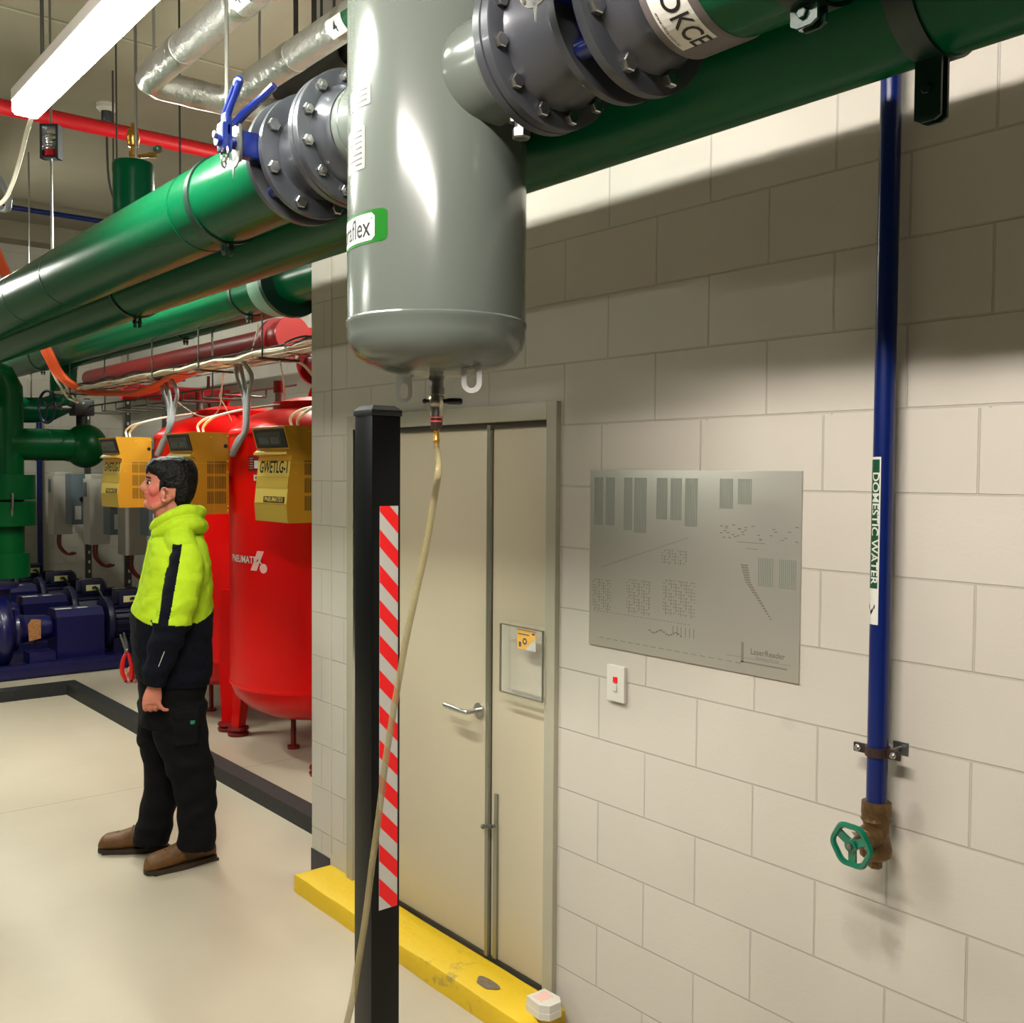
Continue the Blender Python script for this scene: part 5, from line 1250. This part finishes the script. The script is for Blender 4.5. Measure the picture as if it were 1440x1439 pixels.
MB().box((-9.75, 4.49, .12), (-9.74, 4.502, 1.9)).make('door_gap', M_black, o, 0)
# ------------------------------------------------------------------ person
F_ = V((-.30, -.954, 0)).normalized(); L_ = V((-F_.y, F_.x, 0)); PO = V((-4.72, 1.775, 0))
def pm(px, py, l=0.0):
    """photo position -> point on the sagittal plane of the person shifted sideways by l"""
    o = PO+L_*l; d = cf + cr*((px-720)/FOC) - cu*((py-719.5)/FOC)
    t_ = (o-CAM).dot(L_)/d.dot(L_); return CAM+d*t_
def rings_loft(mb, rings, seg=28, p=2.2, caps=True, pf=None):
    """rings: (front point, back point, halfwidth) horizontal super-ellipse sections"""
    vs = []
    for (a, b_, w_) in rings:
        c_ = (a+b_)/2; ex = (a-b_)/2
        for i in range(seg):
            t_ = 2*PI*i/seg; ct, st = math.cos(t_), math.sin(t_)
            pp = pf if (pf and ct > 0) else p
            u = math.copysign(abs(ct)**(2/pp), ct); v = math.copysign(abs(st)**(2/pp), st)
            vs.append(c_+ex*u+L_*w_*v)
    n_ = len(rings)
    fs = [(k*seg+i, k*seg+(i+1) % seg, (k+1)*seg+(i+1) % seg, (k+1)*seg+i) for k in range(n_-1) for i in range(seg)]
    if caps: fs += [tuple(range(seg-1, -1, -1)), tuple((n_-1)*seg+i for i in range(seg))]
    return mb.add(vs, fs)
def R3(y, f, b_, w_, l=0, yb=None): return (pm(f, y, l), pm(b_, yb or y, l), w_)
def remesh(mb, name, mats, parent, voxel, smooth=2, matfn=None, disp=None, label=None):
    me = bpy.data.meshes.new(name+'_src'); me.from_pydata(mb.v, [], mb.f)
    bm = bmesh.new(); bm.from_mesh(me); bmesh.ops.remove_doubles(bm, verts=bm.verts, dist=1e-6); bmesh.ops.recalc_face_normals(bm, faces=bm.faces); bm.to_mesh(me); bm.free()
    ob = bpy.data.objects.new('tmp', me); C.objects.link(ob)
    r_ = ob.modifiers.new('r', 'REMESH'); r_.mode = 'VOXEL'; r_.voxel_size = voxel
    if smooth:
        s_ = ob.modifiers.new('s', 'SMOOTH'); s_.factor = .6; s_.iterations = smooth
    dg = bpy.context.evaluated_depsgraph_get(); m2 = bpy.data.meshes.new_from_object(ob.evaluated_get(dg))
    bpy.data.objects.remove(ob); bpy.data.meshes.remove(me)
    m2.name = name
    if disp:
        nr = [v.normal.copy() for v in m2.vertices]
        for v, n_ in zip(m2.vertices, nr): v.co += n_*disp(v.co)
    xs = [v.co for v in m2.vertices]
    o0 = V(((min(v.x for v in xs)+max(v.x for v in xs))/2, (min(v.y for v in xs)+max(v.y for v in xs))/2, min(v.z for v in xs)))
    m2.materials.clear()
    for m_ in (mats if isinstance(mats, list) else [mats]): m2.materials.append(m_)
    if matfn:
        for p_ in m2.polygons: p_.material_index = matfn(p_.center)
    else:
        for p_ in m2.polygons: p_.material_index = 0
    for v in m2.vertices: v.co -= o0
    m2.polygons.foreach_set('use_smooth', [True]*len(m2.polygons))
    ob = bpy.data.objects.new(name, m2); C.objects.link(ob); ob.parent = parent; ob.location = o0-WL[parent.name]; WL[ob.name] = o0
    if label: ob['label'] = label
    return ob
def side(p, l): return p+L_*l
person = empty('person', (PO.x, PO.y, 0), 'person standing in hi-vis yellow and navy hoodie, black trousers and tan boots', 'person')
HL = 0.0
body = MB()
# head
rings_loft(body, [R3(646, 226, 256, .030), R3(649, 215, 266, .052), R3(655, 209, 272, .066), R3(663, 206.5, 275, .074), R3(671, 206, 276, .0765), R3(677, 206.5, 276, .077), R3(684, 205.5, 274, .076), R3(690, 205, 270, .073), R3(697, 205, 264, .068), R3(703, 205, 256, .062), R3(709, 204.5, 247, .055), R3(714, 206, 238, .045), R3(717, 210, 232, .034)], 32, 2.1)
# face: forehead front, brow ridge, nose, lips, chin
body.tube([side(pm(208.5, 672), .030), pm(206.8, 672.5), side(pm(208.5, 672), -.030)], .0085, 10, smooth=4)
body.tube([pm(207, 674), pm(203, 680), pm(199.6, 685.6), pm(202.5, 688.3), pm(206, 689)], [.006, .0085, .0105, .010, .008], 12, smooth=4)
for s_ in (-1, 1): body.sph(side(pm(203.8, 687), .0125*s_), .0085)
body.tube([side(pm(207.5, 693.5), .022), pm(203.5, 693.2), side(pm(207.5, 693.5), -.022)], .0062, 10, smooth=4)
body.tube([side(pm(208, 698.5), .020), pm(204.3, 698.8), side(pm(208, 698.5), -.020)], .0068, 10, smooth=4)
body.sph(pm(208, 708.5), .021, 1, 1, .9)
for s_ in (-1, 1):
    body.sph(side(pm(216, 689), .050*s_), .026, 1, 1, 1.1)
    body.tube([side(pm(240, 698), .068*s_), side(pm(226, 708), .056*s_), side(pm(214, 713), .036*s_)], [.014, .014, .014], 10, smooth=4)
# ears
for s_ in (-1, 1):
    c_ = side(pm(229, 695), .080*s_)
    e_ = []; 
    for i in range(13):
        a = PI*.15+2*PI*.80*i/12; e_.append(side(pm(229.5-5.0*math.cos(a)*-1, 695-9.6*math.sin(a)*1), (.091+.007*math.cos(a))*s_))
    body.tube(e_, .0052, 8, smooth=2)
    body.sph(side(pm(229, 695.5), .0795*s_), .020, .75, .45, 1.15)
    body.sph(side(pm(226.5, 703.5), .0835*s_), .0068)
    body.sph(side(pm(223.8, 695), .082*s_), .0048)
# neck and trunk core
rings_loft(body, [R3(706, 218, 262, .055), R3(716, 217, 262, .056), R3(728, 220, 268, .060), R3(742, 222, 276, .070), R3(760, 222, 280, .12), R3(800, 212, 286, .17), R3(860, 205, 286, .17), R3(920, 202, 284, .165), R3(980, 203, 285, .165), R3(1010, 212, 284, .15)], 32, 2.2)
# arms
arm = [side(pm(263, 783), .19), side(pm(256, 830), .245), side(pm(244, 872), .262), side(pm(231, 915), .258), side(pm(219, 962), .245)]
arm = [pm(262, 795, .16), pm(256, 830, .245), pm(243, 874, .262), pm(230, 918, .255), pm(217, 962, .245)]
armr = [.045, .050, .043, .038, .027]
body.tube(arm, armr, 16, smooth=5)
arm2 = [pm(258, 795, -.16), pm(246, 835, -.245), pm(232, 880, -.25), pm(210, 915, -.23), pm(193, 935, -.20)]
body.tube(arm2, armr, 16, smooth=5)
# near hand: palm, four curled fingers, thumb
def P_(x, y, l): return pm(x, y, l)
rb = MB()
palm = [P_(217, 962, .245), P_(215.5, 972, .246), P_(214, 982, .247), P_(213, 990, .247)]
def flat_loft(mb, pts, wf, wl, seg=16):
    vs = []
    for p_, a_, b_ in zip(pts, wf, wl):
        for i in range(seg):
            t_ = 2*PI*i/seg; vs.append(p_-F_*a_*math.cos(t_)*1+L_*b_*math.sin(t_))
    n_ = len(pts); fs = [(k*seg+i, k*seg+(i+1) % seg, (k+1)*seg+(i+1) % seg, (k+1)*seg+i) for k in range(n_-1) for i in range(seg)]
    fs += [tuple(range(seg-1, -1, -1)), tuple((n_-1)*seg+i for i in range(seg))]; mb.add(vs, fs)
flat_loft(body, palm, [.027, .036, .042, .040], [.019, .017, .017, .015])
for i, (fx_, ln) in enumerate(((-.031, .92), (-.010, 1.02), (.012, 1.0), (.032, .82))):
    # fingers run from the knuckles down and curl back toward the thigh
    k0 = P_(213, 987, .247)-F_*fx_; n0 = V((0, 0, -1))
    a_ = k0; b_ = a_+V((0, 0, -.030*ln))-F_*.002-L_*.004; c_ = b_+V((0, 0, -.014*ln))-F_*(.006)-L_*.022*ln; d_ = c_+V((0, 0, .006))-F_*.002-L_*.020*ln
    body.tube([a_, b_, c_, d_], [.0098, .0093, .0086, .0074], 10, smooth=4)
# index finger tip pointing back, thumb along the front
body.tube([P_(222, 986, .250), P_(225, 993, .252), P_(230.5, 998, .250), P_(237, 998.5, .246)], [.011, .010, .0092, .0072], 10, smooth=4)
body.tube([P_(208, 972, .238), P_(204, 981, .228), P_(203.5, 990, .220), P_(206, 997, .214)], [.012, .0105, .0098, .008], 10, smooth=4)
# far hand holding the pliers
flat_loft(body, [P_(193, 934, -.20), P_(190, 941, -.19), P_(188, 948, -.185)], [.026, .034, .034], [.018, .018, .017])
for i in range(4):
    k0 = P_(187.5, 946, -.19)+F_*(-.026+.018*i); body.tube([k0, k0+V((0, 0, -.03))+F_*.004, k0+V((0, 0, -.042))+L_*.02, k0+V((0, 0, -.03))+L_*.034], [.0095, .009, .0085, .0075], 10, smooth=4)
body.tube([P_(186, 938, -.175), P_(183, 940, -.165), P_(180, 946, -.160)], [.011, .010, .009], 10, smooth=4)
# legs
body.tube([pm(258, 985, .085), pm(262, 1060, .09), pm(272, 1120, .095), pm(280, 1195, .10)], [.085, .068, .055, .045], 16, smooth=4)
body.tube([pm(232, 985, -.085), pm(226, 1060, -.09), pm(225, 1110, -.09), pm(215, 1180, -.09)], [.085, .068, .055, .045], 16, smooth=4)
blush = pm(212, 694, .06)
nt = M_skin.node_tree; bs = nt.nodes['Principled BSDF']; src = bs.inputs['Base Color'].links[0].from_socket
gp = nt.nodes.new('ShaderNodeNewGeometry'); acc = None
for s_ in (-1, 1):
    vd = nt.nodes.new('ShaderNodeVectorMath'); vd.operation = 'DISTANCE'; nt.links.new(gp.outputs['Position'], vd.inputs[0]); vd.inputs[1].default_value = side(pm(212, 697), .06*s_)
    k_ = math_node(nt, 'MAXIMUM', math_node(nt, 'SUBTRACT', 1.0, math_node(nt, 'DIVIDE', vd.outputs['Value'], .062)), 0)
    acc = k_ if acc is None else math_node(nt, 'MAXIMUM', acc, k_)
mxs = nt.nodes.new('ShaderNodeMix'); mxs.data_type = 'RGBA'; nt.links.new(math_node(nt, 'MULTIPLY', acc, .85), mxs.inputs[0]); nt.links.new(src, mxs.inputs[6]); mxs.inputs[7].default_value = rgb(206, 78, 80)
nt.links.new(mxs.outputs[2], bs.inputs['Base Color'])
bo = remesh(body, 'body', [M_skin, M_skin, mat('lip_skin', rgb(176, 92, 86), .45)], person, .0046, 2,
            matfn=lambda c_: 2 if (c_-pm(203.5, 696, 0)).length < .02 and abs((c_-PO).dot(L_)) < .02 and (c_-PO).dot(F_) > (pm(206.5, 696)-PO).dot(F_) and c_.z < pm(204, 691).z else (1 if (abs(abs((c_-PO).dot(L_))-.06) < .03 and ((c_-side(PO, 0)).dot(F_)-(pm(214, 695)-PO).dot(F_))**2+(c_.z-pm(214, 695).z)**2 < .028**2) else 0))
# eyes, brows
ey = MB()
for s_ in (-1, 1):
    ey.sph(side(pm(209.3, 678.6), .031*s_), .0105)
eo = ey.make('eyes', M_lblw, bo); 
ey = MB()
for s_ in (-1, 1): ey.sph(side(pm(208.2, 678.6), .0325*s_), .0092)
ey.make('irises', M_ink, eo)
bw = MB()
for s_ in (-1, 1): bw.tube([side(pm(205.9, 672.5), .014*s_), side(pm(206.6, 670.6), .034*s_), side(pm(211, 672), .055*s_)], [.003, .0042, .0028], 8, smooth=4).tube([side(pm(207.2, 676), .022*s_), side(pm(208, 675.4), .036*s_), side(pm(211, 677), .047*s_)], .0022, 6, smooth=3)
bw.make('eyebrows', M_hair, bo)
# hair
hm_ = MB()
rings_loft(hm_, [R3(641.5, 234, 256, .026), R3(643.5, 222, 264, .050), R3(648, 211, 271, .068), R3(654, 206.5, 275.5, .079), R3(660, 207, 278, .084), R3(665, 210, 278.5, .0855), R3(669, 216, 278.5, .086), R3(675, 219.5, 278.5, .0855), R3(681, 222, 277.5, .084), R3(686, 224, 276, .0825)], 44, 2.2, pf=3.6)
rings_loft(hm_, [R3(680, 236, 277.5, .083), R3(690, 236.5, 276, .080), R3(698, 238, 273, .075), R3(706, 240, 269, .068), R3(712, 243, 265, .058), R3(717, 247, 261, .05)], 36, 2.2)
for i in range(9):
    l = -.055+.11*i/8; hm_.tube([side(pm(216, 650), l), side(pm(208, 657), l*1.05), side(pm(205.8, 663+2*(i % 3)), l*1.08)], [.012, .009, .003], 8, smooth=3)
for s_ in (-1, 1): hm_.tube([side(pm(228, 676), .076*s_), side(pm(226, 685), .0765*s_), side(pm(224.5, 692), .075*s_)], [.014, .011, .006], 8)
for i in range(34):
    a = random.uniform(0, PI); l = .07*math.cos(a); px_ = random.uniform(222, 270)
    hm_.tube([side(pm(px_, 650), l*.9), side(pm(px_-6, 645.5+abs(l)*40), l), side(pm(px_-12, 648+abs(l)*60), l*1.05)], [.008, .007, .003], 6, smooth=3)
remesh(hm_, 'hair', M_hair, person, .0042, 1, disp=lambda c_: .0025*noise.noise(V((c_.x*60, c_.y*60, c_.z*22))))

# hoodie
ho_ = MB()
rings_loft(ho_, [R3(752, 216, 286, .085), R3(762, 208, 290, .15), R3(775, 206, 293, .205), R3(792, 203, 296, .225), R3(820, 196, 298, .225), R3(845, 189, 299, .225), R3(862, 183.5, 299, .225), R3(885, 183, 298, .222), R3(910, 185, 298, .22), R3(935, 188, 298, .215), R3(952, 191, 297, .21), R3(960, 194, 295, .205)], 48, 2.5)
# shoulders
ho_.tube([pm(255, 775, -.20), pm(250, 762, -.13), pm(250, 756, 0), pm(254, 762, .13), pm(262, 778, .20)], [.066, .066, .075, .066, .066], 20, smooth=5)
slv = [pm(261, 774, .17), pm(262, 788, .205), pm(259, 812, .235), pm(253, 838, .25), pm(244, 866, .262), pm(236, 892, .262), pm(227, 922, .255), pm(219, 950, .247), pm(216.5, 965, .245)]
ho_.tube(slv, [.066, .078, .080, .082, .083, .076, .064, .053, .047], 24, smooth=4)
slv2 = [pm(255, 788, -.205), pm(248, 830, -.25), pm(234, 876, -.255), pm(213, 910, -.235), pm(197, 931, -.205)]
ho_.tube(slv2, [.078, .074, .068, .056, .044], 20, smooth=5)
# hood lying behind neck
def hring(px, py, w_, r_, tilt=0): return None
ho_.tube([pm(213, 743, .012), pm(221, 736, .062), pm(236, 727, .088), pm(256, 719, .092), pm(272, 720, .062), pm(279, 722, 0), pm(272, 720, -.062), pm(256, 719, -.092), pm(236, 727, -.088), pm(221, 736, -.062), pm(213, 743, -.012)], [.014, .022, .027, .030, .034, .036, .034, .030, .027, .022, .014], 16, smooth=4)
ho_.tube([pm(218, 752, .03), pm(232, 745, .085), pm(252, 738, .11), pm(272, 737, .09), pm(281, 740, 0), pm(272, 737, -.09), pm(252, 738, -.11), pm(232, 745, -.085), pm(218, 752, -.03)], [.024, .030, .036, .040, .040, .040, .036, .030, .024], 16, smooth=4)
hiw = [pm(0, 868).z]
zy_ = pm(220, 868).z; zs_ = pm(240, 876, .25).z
def hoodmat(c_):
    l = (c_-PO).dot(L_); f = (c_-PO).dot(F_)
    if c_.z > pm(250, 752).z: return 0
    # near sleeve
    if l > .205 or (l > .16 and c_.z > pm(250, 790, .2).z and f < (pm(225, 800)-PO).dot(F_)):
        if c_.z > zs_+.010*(f/.08):
            top = pm(250, 766, .25).z; tt = (top-c_.z)/(top-zs_)
            fc = (pm(247.5, 766, .25)-PO).dot(F_)*(1-tt)+(pm(228.5, 875, .3)-PO).dot(F_)*tt
            return 1 if (tt > 0 and l > .215 and abs(f-fc) < .027-.006*tt) else 0
        return 1
    fr = (pm(183, 860)-PO).dot(F_); bk = (pm(298, 860)-PO).dot(F_)
    u = (fr-f)/(fr-bk)
    zc_ = pm(183, 857).z-(pm(183, 857).z-pm(240, 875).z)*math.sin(min(1, max(0, u))*PI)**.7
    return 0 if c_.z > zc_ else 1
def folds(c_):
    v = .006*noise.noise(V((c_.x*9, c_.y*9, c_.z*16)))+.003*noise.noise(V((c_.x*26, c_.y*26, c_.z*30)))
    l = (c_-PO).dot(L_)
    if l > .15: v += .0035*math.sin(c_.z*62+6*noise.noise(V((c_.x*5, c_.y*5, c_.z*5))))*(1 if c_.z < pm(0, 840).z else .35)
    zb__ = pm(220, 950).z
    if c_.z < zb__: v -= .008*min(1, (zb__-c_.z)/.02)
    return v
hoodie = remesh(ho_, 'hoodie', [M_hivis, M_hnavy], person, .0042, 5, matfn=hoodmat, disp=folds)
# drawstrings, reflective piping
MB().tube([pm(214, 748, .03), pm(207, 775, .06), pm(202, 800, .07), pm(199, 822, .07), pm(196.5, 838, .07)], .003, 6, smooth=5).make('drawstring', M_hivis, hoodie)
MB().tube([side(pm(240, 884, .262), .072), side(pm(233, 905, .258), .066), side(pm(226, 924, .255), .062), side(pm(217.5, 946, .247), .054)], .0016, 6, smooth=5).make('reflective_piping', M_lblw, hoodie, label='thin white reflective piping')
MB().box((0, 0, 0), (.001, .001, .001)) if False else None
lg_ = pm(204, 790, .17)
# trousers
tr_ = MB()
rings_loft(tr_, [R3(945, 193, 292, .185), R3(975, 194, 288, .19), R3(1000, 196, 287, .19), R3(1018, 197, 287, .185)], 40, 2.4)
rings_loft(tr_, [R3(985, 205, 291, .105, .088), R3(1020, 213, 291, .105, .09), R3(1050, 220, 295, .10, .09), R3(1080, 232, 302, .092, .093), R3(1105, 242, 304, .085, .095), R3(1130, 248, 304.5, .082, .097), R3(1160, 250, 303.5, .082, .10), R3(1180, 249, 303, .085, .10), R3(1192, 248, 303, .086, .10)], 32, 2.3)
rings_loft(tr_, [R3(985, 194, 268, .105, -.088), R3(1020, 193, 266, .105, -.09), R3(1045, 194.5, 262, .10, -.09), R3(1070, 200, 257, .093, -.09), R3(1100, 203, 253, .086, -.09), R3(1120, 202, 251, .083, -.09), R3(1141, 196, 247, .083, -.09), R3(1160, 191, 243, .085, -.09), R3(1178, 186, 239, .086, -.09), R3(1184, 187, 238, .086, -.09)], 32, 2.3)
# cargo pocket
c_ = pm(262, 1025, .195); tr_.obox(c_, .052, .012, .075, F_, L_); tr_.obox(pm(262, 1004, .195), .056, .016, .020, F_, L_)
tr = remesh(tr_, 'trousers', M_trous, person, .0065, 3, disp=lambda c_: .007*noise.noise(V((c_.x*11, c_.y*11, c_.z*15)))+.003*math.sin(c_.z*55+5*noise.noise(V((c_.x*6, c_.y*6, c_.z*6))))*(1 if c_.z < .75 else .4))
MB().obox(pm(271, 1016, .212), .010, .002, .008, F_, L_).make('pocket_badge', mat('teal_badge', rgb(20, 110, 80), .5), tr, 0, 'tiny green pocket badge')
# boots
def boot(heel, toe, up):
    d_ = (toe-heel); d_.z = 0; Ln = d_.length; e1 = d_.normalized(); e2 = V((-e1.y, e1.x, 0))
    m_ = MB(); h0 = V((heel.x, heel.y, 0))
    def sec(t_, w_, zt, zb=.018, n=20, pw=2.4):
        c0 = h0+e1*Ln*t_; zc_ = (zt+zb)/2; hz_ = (zt-zb)/2; out = []
        for i in range(n):
            a = 2*PI*i/n; ct, st = math.cos(a), math.sin(a)
            out.append(c0+e2*w_*math.copysign(abs(ct)**(2/pw), ct)+V((0, 0, zc_+hz_*math.copysign(abs(st)**(2/pw), st))))
        return out
    S = [sec(.01, .020, .075), sec(.04, .034, .105), (sec(.12, .040, .125)), sec(.24, .042, .135), sec(.36, .044, .140), sec(.46, .047, .126), sec(.56, .051, .112), sec(.68, .056, .098), sec(.80, .057, .092), sec(.90, .052, .086), sec(.965, .040, .070), sec(1.0, .020, .048)]
    vs = [v for s_ in S for v in s_]; n = 20
    fs = [(k*n+i, k*n+(i+1) % n, (k+1)*n+(i+1) % n, (k+1)*n+i) for k in range(len(S)-1) for i in range(n)]+[tuple(range(n)), tuple((len(S)-1)*n+i for i in range(n-1, -1, -1))]
    m_.add(vs, fs)
    m_.tube([h0+e1*Ln*.22+V((0, 0, .10)), h0+e1*Ln*.20+V((0, 0, .155))], [.052, .050], 16)
    # sole
    so = MB(); pl2 = []
    for i in range(32):
        a = 2*PI*i/32; t_ = .5+.5*math.cos(a)*1.02; w_ = (.044+.014*math.sin(min(1, max(0, t_))*PI*.75)) * math.copysign(abs(math.sin(a))**.62, math.sin(a)); pl2.append(h0+e1*Ln*t_+e2*w_)
    so.prism([(p.x, p.y, .004) for p in pl2], (0, 0, .020))
    so.obox(h0+e1*Ln*.13+V((0, 0, .006)), .045, .038, .006, e1, e2).obox(h0+e1*Ln*.66+V((0, 0, .004)), .085, .048, .004, e1, e2)
    b_ = remesh(m_, 'boot', M_boot, person, .0045, 2, label='tan leather work boot')
    so.make('boot_sole', M_sole, b_, 30)
    lc = MB()
    for i in range(5):
        t_ = .40+.05*i; zt = .152-.0125*i; c0 = h0+e1*Ln*t_+V((0, 0, zt)); lc.tube([c0-e2*.030-V((0, 0, .016)), c0-V((0, 0, .004)), c0+e2*.030-V((0, 0, .016))], .0036, 6, smooth=3)
    lc.tube([h0+e1*Ln*.52+e2*.046+V((0, 0, .072)), h0+e1*Ln*.46+e2*.046+V((0, 0, .05)), h0+e1*Ln*.40+e2*.044+V((0, 0, .035))], .0018, 6).tube([h0+e1*Ln*.72+e2*.050+V((0, 0, .066)), h0+e1*Ln*.72+V((0, 0, .098)), h0+e1*Ln*.72-e2*.050+V((0, 0, .066))], .002, 6, smooth=3)
    lc.make('boot_laces', M_sole, b_)
    return b_
near_h = at(304, 1210, Z=0.0); near_t = at(207, 1234, Z=0.0)
far_h = at(241, 1198, Z=0.0); far_t = at(141, 1200, Z=0.0)
boot(near_h+L_*-.03, near_t+V((-.03, 0, 0)), None)
boot(far_h+V((-.04, 0, 0)), far_t+V((-.02, 0, 0)), None)
# pliers hanging at the front of the far hip
pc = pm(180, 938, -.15)
pli = empty('pliers', (pc.x, pc.y, pc.z-.12), 'red handled pliers held at the front of the person', 'pliers')
def pq(x, y, l=-.15): return pm(x, y, l)
MB().tube([pq(177, 918), pq(172.5, 932), pq(172, 946), pq(176.5, 957)], [.007, .011, .011, .008], 10, smooth=5).tube([pq(180, 918), pq(184, 932), pq(185.5, 946), pq(184, 956)], [.007, .010, .010, .008], 10, smooth=5).make('plier_handle', mat('red_grip', rgb(196, 30, 22), .4), pli)
MB().tube([pq(176.5, 916), pq(174.8, 925), pq(173.3, 935)], .0035, 8).make('yellow_inlay', M_ylw, pli)
MB().sph(pq(178.5, 915), .013).tube([pq(179, 916), pq(175, 906), pq(169, 893)], [.010, .009, .004], 10).tube([pq(179, 916), pq(178, 905), pq(174, 890)], [.010, .009, .004], 10).make('plier_jaw', M_steeld, pli)
MB().sph(pq(176.8, 958), .008).sph(pq(184.5, 957), .008).make('grip_end', M_blue, pli)

# ------------------------------------------------------------------ camera, world, view
cam = bpy.data.cameras.new('camera'); co = bpy.data.objects.new('camera', cam); C.objects.link(co)
M = Matrix(((cr.x, cu.x, -cf.x, 0), (cr.y, cu.y, -cf.y, 0), (cr.z, cu.z, -cf.z, 0), (0, 0, 0, 1)))
co.matrix_world = Matrix.Translation(CAM) @ M
cam.sensor_width = 36; cam.sensor_fit = 'HORIZONTAL'; cam.lens = FOC/1440*36; cam.clip_start = .02; cam.clip_end = 100
bpy.context.scene.camera = co
w = bpy.data.worlds.new('world'); bpy.context.scene.world = w; w.use_nodes = True
w.node_tree.nodes['Background'].inputs[0].default_value = (.5, .5, .5, 1); w.node_tree.nodes['Background'].inputs[1].default_value = .05
vs = bpy.context.scene.view_settings; vs.view_transform = 'Standard'; vs.look = 'None'; vs.gamma = 1; vs.use_curve_mapping = False; vs.exposure = 1.25
